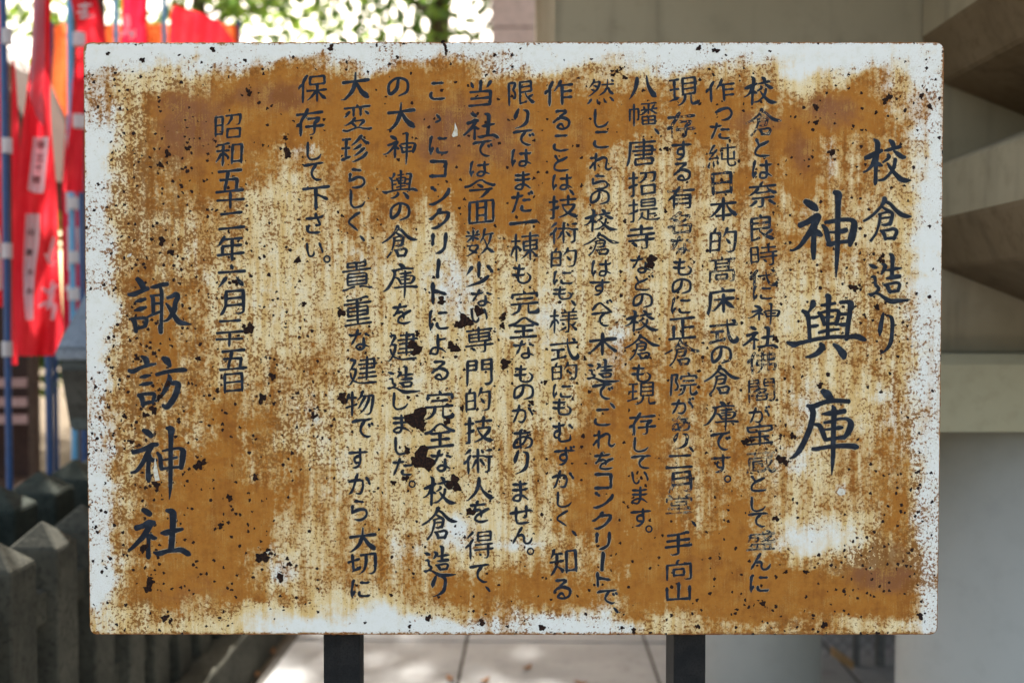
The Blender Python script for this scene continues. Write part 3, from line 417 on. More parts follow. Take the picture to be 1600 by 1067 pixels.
KANA = set('あいかがくこさしすずせただってでとどなにのはべまむもよらりるれをんゝコンクリート')
KSCALE = {'の': 42, 'り': 40, 'し': 37, 'い': 34, 'く': 38, 'ゝ': 36, 'っ': 40, 'コ': 42, 'ン': 42, 'ク': 44, 'リ': 44, 'ト': 48}
def body_strokes(ch, cx, cy, room=60):
    'brush strokes of one small character centred on (cx, cy)'
    if ch in '、':
        return [[(cx - 3, cy - 3, 2.2), (cx, cy, 4.6), (cx + 3, cy + 4, 3.4)]]
    if ch == '。':
        return [[(cx + 4.6 * math.cos(a), cy + 4.8 * math.sin(a), 2.6) for a in np.linspace(-2, 4.3, 12)]]
    if ch == 'ー':
        return [[(cx + 1, cy - 14, 5), (cx + 1.5, cy - 10, 6.5), (cx, cy + 4, 5.6), (cx - .5, cy + 13, 5.6)]]
    if ch in BIG:
        x0, y0, sz, st = BIG[ch]
        al = np.array([p[:2] for s in st for p in s]); lo, hi = al.min(0), al.max(0)
        size = {'り': 20, '輿': 54, '造': 50, '神': 49, '校': 51}.get(ch, 54)
        k = size / (hi - lo)[0]; c = (lo + hi) / 2; ky = min(k, room / (hi - lo)[1])
        j = rng.normal(0, .7, 2)
        return [[(cx + (x - c[0]) * k + j[0], cy + (y - c[1]) * ky + j[1], max(1.3, wv * (k + ky) / 2 * 1.17)) for x, y, wv in s] for s in st]
    g = GL[ch]; kana = ch in KANA
    em = KSCALE.get(ch, 40 if kana else 50) * (1 + rng.normal(0, .02))
    rot = rng.normal(0, .018); sh = -.115 if not kana else -.06
    nst = len(g); w0 = em * (.110 if kana else max(.066, .120 - .0040 * nst))
    if ch in 'コンクリート': w0 = em * .125
    al = np.array([p for s in g for p in s]); c = (al.min(0) + al.max(0)) / 2
    vs = min(1.0, room / max(1e-3, (al.max(0) - al.min(0))[1] * em + 5)); w0 *= .4 + .6 * vs
    out = []
    for s in g:
        p = np.array(s) - c
        p = p @ np.array([[math.cos(rot), math.sin(rot)], [-math.sin(rot), math.cos(rot)]])
        p[:, 1] += sh * p[:, 0]
        p = p * np.array([em, em * vs]) + np.array([cx, cy])
        p += rng.normal(0, .28, p.shape)
        d = p[-1] - p[0]; L = np.linalg.norm(np.diff(p, axis=0), axis=1).sum(); fl = L / em
        # resample to 7 stations
        acc = np.concatenate([[0], np.cumsum(np.linalg.norm(np.diff(p, axis=0), axis=1))]); tt = np.linspace(0, acc[-1], 8)
        q = np.stack([np.interp(tt, acc, p[:, 0]), np.interp(tt, acc, p[:, 1])], 1)
        if len(p) > 2 and not kana:   # keep hooks crisp
            q = np.vstack([q[:-1], p[-2:-1] if acc[-1] - acc[-2] < .12 * em else np.zeros((0, 2)), q[-1:]])
        t = np.linspace(0, 1, len(q))
        if kana: prof = np.interp(t, [0, .12, .5, .85, 1], [.9, 1.3, .8, 1.0, .4])
        elif fl < .2: prof = np.interp(t, [0, .3, .7, 1], [.6, 1.05, 1.35, .7])
        elif abs(d[1]) < .38 * abs(d[0]): prof = np.interp(t, [0, .12, .5, .86, 1], [1.0, .95, .66, 1.15, .95])
        elif d[0] < -.28 * abs(d[1]): prof = np.interp(t, [0, .15, .6, 1], [1.0, 1.4, .9, .2])
        elif d[0] > .42 * abs(d[1]) and fl > .3: prof = np.interp(t, [0, .3, .78, 1], [.45, .85, 1.75, .25])
        else: prof = np.interp(t, [0, .1, .5, .9, 1], [1.0, 1.42, 1.02, 1.12, .6])
        # strokes that slip downwards to the right get a little belly
        out.append([(x, y, w0 * f) for (x, y), f in zip(q, prof)])
    return out
def parse(col):
    if isinstance(col, list):
        r = []
        for ch, _ in col:
            if ch == '神2':
                st = [[(305,105,50),(370,140,85),(420,185,66)],[(165,410,60),(250,390,60),(370,345,70),(430,310,70),(500,300,50)],[(430,320,60),(360,440,70),(290,570,60),(210,670,46),(140,695,30)],[(385,460,70),(375,600,56),(376,760,68),(380,815,46)],[(390,480,50),(430,518,60),(490,520,30)],[(500,415,36),(540,480,56),(550,600,60),(565,650,40)],[(570,392,24),(680,370,36),(800,355,36),(855,395,80),(850,500,80),(830,630,60)],[(580,520,20),(680,500,30),(770,482,36)],[(550,645,40),(680,625,36),(830,615,36)],[(630,75,40),(690,95,100),(690,200,70),(685,400,60),(684,650,60),(680,900,46),(665,1065,8)]]
                x0, y0, sz = 190, 660, 120
            else: x0, y0, sz, st = BIG[ch]
            k = sz / 1067
            r.append(([[(x0 + x * k, y0 + y * k, wv * k) for x, y, wv in s] for s in st], .12))
        return r
    r = []; items = [(tok[0], [float(x) for x in tok[1:].split(',')]) for tok in col.split()]
    flat = {'一': .25, '二': .58, 'こ': .75, 'ー': .8, '、': .35, '。': .4, '十': .72, 'い': .8}
    for i, (ch, v) in enumerate(items):
        # vertical room: share the gaps to the neighbours according to how tall each one is
        f = flat.get(ch, .86 if ch in KANA else 1.0); rooms = []
        for j in (i - 1, i + 1):
            if 0 <= j < len(items):
                fj = flat.get(items[j][0], .86 if items[j][0] in KANA else 1.0)
                if items[j][0] in '、。': continue
                rooms.append(abs(items[j][1][1] - v[1]) * 2 * f / (f + fj))
        room = .90 * (sum(rooms) / len(rooms) if rooms else 50)
        r.append((body_strokes(ch, v[0], v[1], room), (v[2] * .8 if len(v) > 2 else .06)))
    return r

# ------------------------------------------------------------------ the sign: rust map (27 x 36 cells, 0 clean to 9 solid rust)
RUST = '''
000021001 422221001 121100001
322356665 676542233 444302432
534688899 998877666 666524744
558899999 999999888 788868955
449999999 999999998 798689965
248998889 999999998 586898673
148988578 999999876 575896672
156897677 899999965 565796662
357896467 799999865 568796662
357664356 788998754 457675652
356564456 667997654 445665552
346564456 546886544 445665442
356553345 434764444 445687551
256553345 433444444 445565541
376543334 333443445 445554541
167643334 333443445 545543542
168633344 333343445 545433543
168643345 333333445 555433653
168654455 333333456 655444553
178655565 443333456 655553543
267655654 433333466 765653443
367676544 334333577 775645343
356687544 333434578 755545353
356678544 333444588 866655453
357786443 433456888 657534672
367886753 433446898 667534672
157896774 433445798 666544672
268998764 433445799 667655683
367899665 543344899 868655584
378999556 532235898 969522483
378999546 552534689 989511373
268896356 656356579 999754464
279986456 667788778 999988994
279998545 468889879 999999994
246673122 245777548 899999983
344331001 122342124 467666533
'''
GR = np.array([[int(c) for c in ln.replace(' ', '')] for ln in RUST.strip().split('\n')], float) / 9
BX0, BX1, BY0, BY1 = 131.0, 1474.0, 66.0, 990.0
def sample(G, fx, fy):
    'bilinear sample with cell centres, fx and fy in 0..1'
    h, w_ = G.shape
    x = np.clip(fx * w_ - .5, 0, w_ - 1.001); y = np.clip(fy * h - .5, 0, h - 1.001)
    i, j = x.astype(int), y.astype(int); a, b = x - i, y - j
    a = a * a * (3 - 2 * a); b = b * b * (3 - 2 * b)
    return G[j, i] * (1 - a) * (1 - b) + G[j, i + 1] * a * (1 - b) + G[j + 1, i] * (1 - a) * b + G[j + 1, i + 1] * a * b
def sstep(v, lo, hi):
    t = np.clip((v - lo) / (hi - lo), 0, 1); return t * t * (3 - 2 * t)
def wear_map(px, py):
    def wob(a, b, s, ph): return np.sin(px / a + ph + 1.7 * np.sin(py / b + ph)) * np.sin(py / (a * .8) + 2 * ph) * s
    qx = px + wob(31, 47, 9, .3) + wob(17, 23, 6, 1.9) + wob(9, 12, 3, 4.4); qy = py + wob(37, 29, 11, 2.2) + wob(15, 21, 7, .8) + wob(8, 11, 3, 3.1)
    fx, fy = (qx - BX0) / (BX1 - BX0), (qy - BY0) / (BY1 - BY0)
    R = sample(GR, fx, fy)
    x, y = px - BX0, py - BY0; X, Y = BX1 - px, BY1 - py
    x2, y2, X2, Y2 = qx - BX0, qy - BY0, BX1 - qx, BY1 - qy
    C = sstep(x2, 14, 72) * sstep(X2, 6, 80) * sstep(y2, 12, 70)
    bw = sstep(fx, .17, .25) * (1 - sstep(fx, .60, .68))
    C *= 1 - bw * (1 - sstep(Y2, 8, 50))
    C = np.maximum(C, .55 * (1 - sstep(x, 60, 200)) * (1 - sstep(Y, 20, 50)))
    for cx, cy, rx, ry, a in ((471,232,20,24,.9),(709,445,42,55,.65),(560,420,40,50,.3),(860,500,50,60,.3),(640,860,40,40,.35),(520,760,40,70,.3),(1000,520,40,60,.25),(963,560,16,70,.7),(1255,842,85,30,.62),(1315,766,11,11,.9),(1258,640,40,80,.45),(709,832,40,28,.8),(440,893,20,18,.9),(1298,250,9,42,.85),(1385,135,11,50,.95),(937,945,34,26,.6),(804,852,60,10,.6),(310,400,30,60,.3),(1400,640,40,90,.4),(415,860,22,20,.7),(1330,420,60,40,.3),(480,640,30,60,.25),(1230,730,30,30,.4),(930,560,20,40,.3),(1265,330,20,20,.5)):
        q = np.exp(-((px - cx) / rx) ** 2 - ((py - cy) / ry) ** 2)
        C *= 1 - a * q
    D = .20 + .06 * np.sin(px * .017) * np.sin(py * .021)
    for cx, cy, rx, ry, a in ((942,812,22,22,-.6),(936,782,14,12,-.6),(225,520,70,330,.42),(300,300,110,160,.18),(330,760,150,160,.15),(420,560,140,120,.12),(1385,885,66,40,.85),(1345,900,50,20,.4),(1215,955,45,26,.45),(1420,720,40,120,.32),(1370,470,50,80,.22),(760,190,60,110,.14),(235,925,26,40,.5),(640,560,60,60,.1),(1180,720,30,60,.2),(470,650,70,100,.15),(250,250,70,60,.2)):
        D = np.maximum(D, 0) + a * np.exp(-((px - cx) / rx) ** 2 - ((py - cy) / ry) ** 2)
    D *= sstep(R, .04, .45) * .94 + .06
    P = np.zeros_like(R)
    for cx, cy, rx, ry, a in ((300,200,110,110,.75),(420,150,160,50,.6),(730,210,170,90,.7),(880,215,80,60,.5),(1180,190,80,30,.7),(1300,175,70,40,.85),(1385,888,75,46,1.0),(1060,890,120,50,.4),(260,480,60,60,.3),(300,930,90,50,.55),(250,570,40,30,.6),(1250,240,30,60,.6)):
        P = np.maximum(P, a * np.exp(-((px - cx) / rx) ** 2 - ((py - cy) / ry) ** 2))
    ed = np.minimum(np.minimum(x, X), np.minimum(y, Y))
    eb = np.clip(1 - ed / 5.0, 0, 1)
    R = np.maximum(R, .72 * eb); D = np.maximum(D, .55 * eb); P = np.maximum(P, .9 * eb)
    return R, C, D, P

def board_pt(px, py):
    p = at(px, py, BD); return p.x, p.z
xL, zT = board_pt(BX0, 68)[0], board_pt(800, 68)[1]
xL, xR = board_pt(131, 68)[0], board_pt(1474, 68)[0]
zB = board_pt(800, 989.5)[1]
PCX, PCZ = (xL + xR) / 2, (zT + zB) / 2
sign = empty('information_sign', (PCX, BD, 0), 'rust-eaten white enamel information board lettered in navy brush script, on two dark posts', 'sign')

def to_px(x, z):
    'photograph pixel of a point of the board plane'
    dx, dy, dz = x, BD, z - EYE
    dep = dy * math.cos(PITCH) - dz * math.sin(PITCH); up = dy * math.sin(PITCH) + dz * math.cos(PITCH)
    return 800 + dx / dep * FPX, 533.5 - up / dep * FPX
def build_panel():
    NX, NZ = 300, 208; rad = .0085
    gx = np.linspace(xL, xR, NX); gz = np.linspace(zB, zT, NZ)
    X, Z = np.meshgrid(gx, gz)
    # rounded corners: pull the outermost corner points onto an arc
    cxm = np.clip(X, xL + rad, xR - rad); czm = np.clip(Z, zB + rad, zT - rad)
    dx, dz = X - cxm, Z - czm; r = np.maximum(np.abs(dx), np.abs(dz)); l = np.hypot(dx, dz) + 1e-12
    X = cxm + dx / l * r; Z = czm + dz / l * r
    # a little unevenness of the old plate
    Y = BD + .0012 * np.sin(X * 5 + 1) * np.sin(Z * 6) + 0 * X
    px, py = to_px(X, Z)
    V = np.stack([X, Y, Z], -1).reshape(-1, 3)
    idx = np.arange(NX * NZ).reshape(NZ, NX)
    F = np.stack([idx[:-1, :-1], idx[:-1, 1:], idx[1:, 1:], idx[1:, :-1]], -1).reshape(-1, 4)
    loop = np.concatenate([idx[0, :], idx[1:, -1], idx[-1, -2::-1], idx[-2:0:-1, 0]])
    W = np.stack(wear_map(px.ravel(), py.ravel()), -1)
    Vs, Fs, Ws = [V], [F], [W]; n = len(V); prev = loop; P0 = V[loop]
    c = np.array([PCX, BD, (zT + zB) / 2])
    nrm = np.roll(P0, -1, 0) - np.roll(P0, 1, 0); nrm = np.stack([nrm[:, 2], 0 * nrm[:, 0], -nrm[:, 0]], 1); nrm /= np.linalg.norm(nrm, axis=1)[:, None] + 1e-9
    wr = np.tile([.85, .4, .75, .9], (len(loop), 1))
    for off, back in ((.0012, .0006), (.0020, .002), (.0022, .016), (-.001, .018), (-.03, .018)):
        jit = rng.normal(0, .00022, len(loop))[:, None] if off > 0 else 0
        Q = P0 + nrm * (off + jit); Q[:, 1] = P0[:, 1] + back
        ids = np.arange(n, n + len(loop)); Vs.append(Q); Ws.append(wr)
        Fs.append(np.stack([prev, ids, np.roll(ids, -1), np.roll(prev, -1)], 1)); prev = ids; n += len(loop)
    o = from_np('panel', np.vstack(Vs), np.vstack(Fs), m_panel(), sign, smooth=True)
    a = o.data.attributes.new('wear', 'FLOAT_COLOR', 'POINT'); a.data.foreach_set('color', np.vstack(Ws).astype(np.float32).ravel())
    # shift object origin to the panel centre, so that the material's pattern is local
    o.data.transform(Matrix.Translation((0, 0, -PCZ))); o.location.z = PCZ
    return o
panel = build_panel()
INK, HALO, SCAB = m_ink(), m_halo(), m_scab()

def board_arr(P):
    v = (533.5 - P[:, 1]) / FPX; u = (P[:, 0] - 800) / FPX
    t = BD / (math.cos(PITCH) + v * math.sin(PITCH))
    x = u * t; z = EYE + t * (-math.sin(PITCH) + v * math.cos(PITCH))
    y = BD + .0012 * np.sin(x * 5 + 1) * np.sin(z * 6)
    return np.stack([x, y, z], 1)
for ci, (lab, col) in enumerate(TEXT):
    V, F, E, Wn, M = [], [], [], [], []; n = 0
    for st, worn in parse(col):
        big = isinstance(col, list)
        for k, s in enumerate(st):
            for lay in (0, 1):
                v, f, e = ribbon(s, grow=(.5 if big else 0.0) if lay else (2.6 if big else 1.7))
                q = board_arr(v); q[:, 1] -= (.00022 + k * .000012 if lay else .00009 + k * .000005) + np.arange(len(q)) * 2e-8
                V.append(q); F.append(f + n); E.append(e); Wn.append(np.full(len(v), worn)); M.append(np.full(len(f), 0 if lay else 1)); n += len(v)
    o = from_np('lettering', np.vstack(V), np.vstack(F), [INK, HALO], sign)
    o['label'] = lab or COL_LABEL[ci]
    me = o.data; me.polygons.foreach_set('material_index', np.concatenate(M).astype(np.int32))
    for nm, arr in (('edge', E), ('worn', Wn)):
        a = me.attributes.new(nm, 'FLOAT', 'POINT'); a.data.foreach_set('value', np.concatenate(arr).astype(np.float32))

PITS = [(690,470,7),(727,501,10),(716,508,6),(748,486,8),(786,495,6),(785,509,5),(708,543,9),(650,545,11),(642,537,6),(652,521,4),(789,568,9),(651,653,15),(656,664,10),(699,658,6),(852,597,4),(830,628,4),(722,638,4),(1018,408,10),(1014,416,6),(662,718,16),(650,722,8),(708,753,10),(714,762,6),(636,704,5),(634,747,5),(615,754,4),(735,799,7),(669,965,5),(753,972,5),(412,870,9),(404,872,6),(420,862,6),(438,902,6),(452,881,4),(244,757,6),(225,856,6),(235,907,6),(232,918,7),(258,965,6),(266,970,4),(310,727,7),(318,722,5),(399,746,5),(359,777,5),(345,821,5),(150,823,3),(390,514,8),(382,511,4),(368,441,5),(465,407,5),(475,475,4),(533,489,6),(535,622,8),(426,588,6),(410,622,7),(493,651,6),(253,377,6),(268,395,5),(389,145,5),(450,241,6),(446,234,4),(446,216,4),(222,94,4),(168,84,3),(332,77,4),(294,232,5),(262,240,5),(251,258,5),(517,75,5),(773,87,3),(964,112,3),(970,108,3),(958,118,3),(976,122,4),(621,90,3),(1092,76,4),(1120,80,4),(1115,79,3),(1383,158,5),(1389,152,5),(1275,168,5),(1275,192,4),(1298,239,5),(1302,237,4),(1369,176,3),(1453,167,4),(1440,150,4),(1334,450,7),(1377,407,5),(1379,400,4),(1370,480,5),(1281,602,5),(1212,530,5),(1239,681,5),(1165,690,6),(1172,688,4),(1220,717,7),(1227,722,5),(1212,810,5),(1228,893,3),(1259,893,4),(1192,942,4),(1438,962,5),(1288,976,5),(1090,978,4),(640,978,3),(847,980,5),(990,984,4),(972,980,3),(310,560,4),(250,620,5),(263,600,5),(206,690,4),(195,650,4),(215,560,4),(240,640,6),(228,648,5),(340,610,4),(1040,330,3),(1041,233,4),(914,560,3),(870,880,3)]
def scab_mesh(blobs, name):
    V, F = [], []; n = 0
    for x, y, r, sx, sy, sides in blobs:
        ph = rng.uniform(0, 6.28, 4); a = np.linspace(0, 2 * math.pi, sides, endpoint=False)
        rr = r * (1 + .22 * np.sin(2 * a + ph[0]) + .2 * np.sin(3 * a + ph[1]) + .16 * np.sin(5 * a + ph[2]) + rng.normal(0, .09, sides))
        ring = np.stack([x + rr * np.cos(a) * sx, y + rr * np.sin(a) * sy], 1)
        inner = np.stack([x + rr * .6 * np.cos(a) * sx, y + rr * .6 * np.sin(a) * sy], 1)
        q = board_arr(np.vstack([ring, inner, [[x, y]]]))
        q[:sides, 1] -= .00045; q[sides:2 * sides, 1] -= .0011 + rng.normal(0, .0002, sides); q[-1, 1] -= .0010
        i = np.arange(sides); j = (i + 1) % sides
        F.append(np.stack([n + i, n + i + sides, n + j + sides], 1)); F.append(np.stack([n + i, n + j + sides, n + j], 1))
        F.append(np.stack([n + i + sides, np.full(sides, n + 2 * sides), n + j + sides], 1))
        V.append(q); n += len(q)
    return from_np(name, np.vstack(V), np.vstack(F), SCAB, sign)
PITS.sort(key=lambda p: -p[2]); small_ = []
for k, (x, y, r) in enumerate(PITS):
    bl = (x, y, r * .95, 1.0, rng.uniform(.85, 1.2), 17)
    if k < 95: scab_mesh([bl], 'rust_scab')
    else: small_.append(bl)
    for _ in range(int(r * (.5 if y > 180 else .2))):
        a = rng.uniform(0, 6.28); d = r * rng.uniform(1.0, 2.3)
        small_.append((x + d * math.cos(a), y + d * math.sin(a) * 1.1, rng.uniform(.5, 1.4) * (1 if r < 9 else 1.3), 1, 1, 7))
for y in np.arange(66, 88, 3.2): small_.append((692 + 3.5 * math.sin((y - 66) * .12) + (y - 66) * .12, y, rng.uniform(1.6, 3.2), 1, 1, 9))     # drip at the top edge
for k in range(9): small_.append((955 + k * 2.6, 119 - k * 1.7, 1.3, 1, 1, 7))
tag(scab_mesh(small_, 'rust_fleck'), kind='stuff')
# a few chips where bare pale enamel shows
g = NT('chipped_enamel'); CHIP = g.surf(g.bsdf(g.mix(g.smooth(g.noise(300, 3), .4, .7), (.66, .66, .58), (.50, .42, .28)), .5, .4))
for pts in ([(711,192),(715,203),(715,213),(708,215),(706,212),(710,203)], [(243,715),(246,730),(250,750),(243,751),(240,735)], [(1311,762),(1318,763),(1320,771),(1312,774),(1307,769)], [(200,398),(206,396),(205,401),(199,402)], [(416,862),(422,860),(419,865)], [(497,650),(500,655),(492,660),(490,655)]):
    bm = bmesh.new(); vs = []
    for x, y in pts:
        x0, z0 = board_pt(x, y); vs.append(bm.verts.new((x0, BD - .0018, z0)))
    f = bm.faces.new(vs); bmesh.ops.recalc_face_normals(bm, faces=[f])
    r = bmesh.ops.extrude_face_region(bm, geom=[f]); bmesh.ops.translate(bm, vec=(0, .0012, 0), verts=[v for v in r['geom'] if isinstance(v, bmesh.types.BMVert)])
    bmesh.ops.recalc_face_normals(bm, faces=bm.faces[:])
    from_bm('paint_chip', bm, CHIP, sign)

STEEL = plain('dark_painted_steel', (.012, .013, .014), (.020, .020, .020), 40, .65, .3, .001, .12, streak=60)
def sign_post(px0, px1, deep):
    a, b = at(px0, 1000, BD + .022).x, at(px1, 1000, BD + .022).x
    bm = bmesh.new(); box(bm, a, b, BD + .022, BD + .022 + deep, 0.0, zT - .06, .003)
    return from_bm('post', bm, STEEL, sign)
sign_post(505, 562, .042); sign_post(1053, 1103, .075)
bm = bmesh.new()
for zz in (zT - .07, PCZ, zB + .05): box(bm, xL + .03, xR - .03, BD + .0185, BD + .0215, zz - .02, zz + .02)
from_bm('rear_batten', bm, STEEL, sign)

# ------------------------------------------------------------------ ground and pavement
def m_pave():
    g = NT('concrete_paving')
    n1 = g.noise(3, 5, .6); n2 = g.noise(70, 4, .6); n3 = g.noise(9, 4, .7)
    c = g.mix(g.smooth(n1, .3, .7), (.30, .305, .31), (.37, .375, .38))
    c = g.mix(g.mul(g.smooth(n3, .5, .8), .6), c, (.17, .165, .155)); c = g.mix(g.mul(g.smooth(n2, .5, .8), .35), c, (.16, .15, .13))
    return g.surf(g.bsdf(c, .85, .2, 0, g.bump(n2, .4, .003)))
SOIL = plain('bare_soil', (.085, .066, .045), (.16, .13, .092), 6, .95, .6, .01, .1)
bm = bmesh.new()
bmesh.ops.create_grid(bm, x_segments=60, y_segments=60, size=90, matrix=Matrix.Translation((0, 40, -.012)))
tag(from_bm('ground', bm, SOIL), kind='structure')
bm = bmesh.new(); gap = .006
ys = [-2.6, -1.1, .4, 1.25, 2.6, 3.44, 4.24, 5.04, 6.0, 7.0, 8.2]; xs = [-1.03, -.285, .485, 1.25, 2.05, 2.9, 3.8]
for i in range(len(xs) - 1):
    for j in range(len(ys) - 1):
        box(bm, xs[i] + gap, xs[i + 1] - gap, ys[j] + gap, ys[j + 1] - gap, -.06, random.Random(i * 31 + j).uniform(-.003, .001), .004)
pv = from_bm('pavement', bm, m_pave()); pv.rotation_euler.z = math.radians(-1.2); tag(pv, kind='structure')
bm = bmesh.new(); box(bm, -1.06, 3.9, -2.7, 8.3, -.05, -.0075)
jb = from_bm('paving_joint_sand', bm, plain('joint_sand', (.035, .03, .025), (.06, .052, .04), 20)); jb.rotation_euler.z = math.radians(-1.2); tag(jb, kind='structure')

# ------------------------------------------------------------------ stone fence
GRAN = plain('weathered_stone', (.042, .042, .033), (.085, .082, .064), 7, .92, .5, .004, .15, streak=14)
MOSS = plain('mossy_stone', (.026, .034, .029), (.055, .062, .052), 6, .95, .5, .004, .1, streak=12)
def stone_post(bm, x, y, s, h, tip, z0, rot=0.0):
    hs = s / 2; c, sn = math.cos(rot), math.sin(rot)
    def ring(r, z): return [bm.verts.new((x + c * a * r - sn * b * r, y + sn * a * r + c * b * r, z)) for a, b in ((-1, -1), (1, -1), (1, 1), (-1, 1))]
    R = [ring(hs, z0), ring(hs * .985, h - tip * .12), ring(hs * .93, h - tip * .02)]
    t = bm.verts.new((x, y, h + tip))
    for a, b in zip(R[:-1], R[1:]):
        for k in range(4): bm.faces.new((a[k], a[(k + 1) % 4], b[(k + 1) % 4], b[k]))
    for k in range(4): bm.faces.new((R[-1][k], R[-1][(k + 1) % 4], t))
    bm.faces.new(R[0][::-1])
fence = empty('stone_fence', (-1.15, 2.2, 0), 'low grey stone fence of close-set posts with pyramid tops, running beside the path', 'fence')
yy = 2.0 - .22 * 2
for k in range(13):
    y = 1.56 + .2175 * k; bm = bmesh.new()
    stone_post(bm, -1.15 + random.Random(k).uniform(-.004, .004), y, .122, .842, .055, .2, random.Random(k + 50).uniform(-.03, .03))
    bmesh.ops.bevel(bm, geom=[e for e in bm.edges], offset=.004, segments=1, affect='EDGES')
    p = from_bm('post', bm, GRAN, fence)
bm = bmesh.new(); box(bm, -1.185, -1.115, 1.3, 4.4, .665, .742, .006); from_bm('rail', bm, GRAN, fence)
bm = bmesh.new(); box(bm, -1.185, -1.115, 1.3, 4.4, .345, .42, .006); from_bm('rail', bm, GRAN, fence)
bm = bmesh.new(); box(bm, -1.30, -1.00, 1.2, 4.6, -.05, .2, .012); from_bm('base_course', bm, GRAN, fence)
fence2 = empty('stone_fence', (-1.56, 3.2, 0), 'mossy dark fence of thicker stone posts standing behind the grey one', 'fence')
for k in range(7):
    y = 2.36 + .27 * k; bm = bmesh.new()
    stone_post(bm, -1.5 - .03 * (y - 2.9), y, .158, .845, .06, .1, .05 + random.Random(k + 9).uniform(-.04, .04))
    bmesh.ops.bevel(bm, geom=[e for e in bm.edges], offset=.005, segments=1, affect='EDGES')
    from_bm('post', bm, MOSS, fence2)
bm = bmesh.new(); box(bm, -1.60, -1.46, 2.1, 4.3, .60, .68, .006); from_bm('rail', bm, MOSS, fence2)
bm = bmesh.new(); box(bm, -1.72, -1.34, 2.1, 4.4, -.05, .1, .012); from_bm('base_course', bm, MOSS, fence2)

# ------------------------------------------------------------------ bronze lantern behind the sign
BRZ = plain('verdigris_metal', (.040, .048, .046), (.085, .098, .092), 9, .55, .4, .002, .4, streak=10)
BRZT = plain('grey_roof_metal', (.15, .18, .22), (.22, .255, .30), 9, .42, .3, .002, .5)
GLS = plain('soot_dark_pane', (.012, .015, .015), (.05, .052, .046), 6, .35, .2, .001, .5)
lx, ly = -1.235, 3.15
lan = empty('shrine_lantern', (lx, ly, 0), 'square grey metal lantern with hipped roof and tapering dark body, half hidden behind the board', 'lantern')
def frustum(bm, x, y, z0, z1, h0, h1):
    A = [bm.verts.new((x + a * h0, y + b * h0, z0)) for a, b in ((-1, -1), (1, -1), (1, 1), (-1, 1))]
    B = [bm.verts.new((x + a * h1, y + b * h1, z1)) for a, b in ((-1, -1), (1, -1), (1, 1), (-1, 1))]
    for k in range(4): bm.faces.new((A[k], A[(k + 1) % 4], B[(k + 1) % 4], B[k]))
    bm.faces.new(A[::-1]); bm.faces.new(B)
ze = at(55, 548, ly - .28).z; zb2 = at(55, 566, ly - .28).z; zk = at(80, 680, ly - .24).z
hw = lx - at(52, 550, ly - .28).x
bm = bmesh.new(); frustum(bm, lx, ly, zb2, ze, hw, hw); frustum(bm, lx, ly, ze + .0005, ze + .29, hw * .99, .035)
bmesh.ops.bevel(bm, geom=bm.edges[:], offset=.006, segments=2, affect='EDGES'); from_bm('roof', bm, BRZT, lan)
bm = bmesh.new(); frustum(bm, lx, ly, zk, zb2 - .001, hw * .80, hw * .955); bmesh.ops.bevel(bm, geom=bm.edges[:], offset=.008, segments=2, affect='EDGES'); from_bm('body', bm, BRZ, lan)
bm = bmesh.new()
prism(bm, [(lx - hw * .76, ly - hw * .835 - .004, zk + .045), (lx + hw * .76, ly - hw * .835 - .004, zk + .045), (lx + hw * .86, ly - hw * .93 - .004, zb2 - .03), (lx - hw * .86, ly - hw * .93 - .004, zb2 - .03)], (0, 0, 0), (0, -.005, 0)); from_bm('pane', bm, GLS, lan)
bm = bmesh.new(); tube(bm, [(lx, ly, .0), (lx, ly, .08), (lx, ly, .1), (lx, ly, zk + .002)], [.12, .11, .05, .05], 16); from_bm('stem', bm, BRZ, lan)
bm = bmesh.new(); tube(bm, [(lx, ly, ze + .285), (lx, ly, ze + .32), (lx, ly, ze + .36), (lx, ly, ze + .40)], [.03, .055, .045, .004], 14); from_bm('finial', bm, BRZT, lan)

# ------------------------------------------------------------------ banners on blue poles
def m_cloth(name, col, col2, tr=.5):
    g = NT(name); n = g.noise(6, 4, .6); c = g.mix(g.smooth(n, .35, .7), col, col2)
    d = g.bsdf(c, .8, .1); t = g.n('BsdfTranslucent'); g.put(t.inputs[0], c)
    x = g.n('MixShader'); x.inputs[0].default_value = tr; g.put(x.inputs[1], d); g.put(x.inputs[2], t.outputs[0])
    return g.surf(x.outputs[0])
RED = m_cloth('red_banner_cloth', (.66, .022, .038), (.74, .045, .058), .62)
FADE = m_cloth('sun_bleached_banner_cloth', (.62, .30, .36), (.70, .42, .48))
ORG = m_cloth('orange_red_curtain_cloth', (.75, .13, .035), (.80, .20, .06), .6)
PINK = m_cloth('crimson_banner_cloth', (.66, .018, .05), (.74, .03, .07), .55)
WHT = m_cloth('white_printed_cloth', (.74, .72, .72), (.80, .78, .78), .35)
BLU = plain('blue_plastic_pole', (.014, .06, .19), (.018, .08, .23), 10, .4, .1, .001, .5)
LBL = plain('pale_blue_plastic_pole', (.10, .36, .62), (.13, .42, .68), 10, .4, .1, .001, .5)
BLK = plain('black_print', (.02, .02, .022), (.03, .03, .03), 30)
def cloth_pt(px, py, d, ph, amp):
    return at(px, py, d + amp * math.sin(px * .16 + ph + py * .012) + amp * .5 * math.sin(py * .03 + ph))
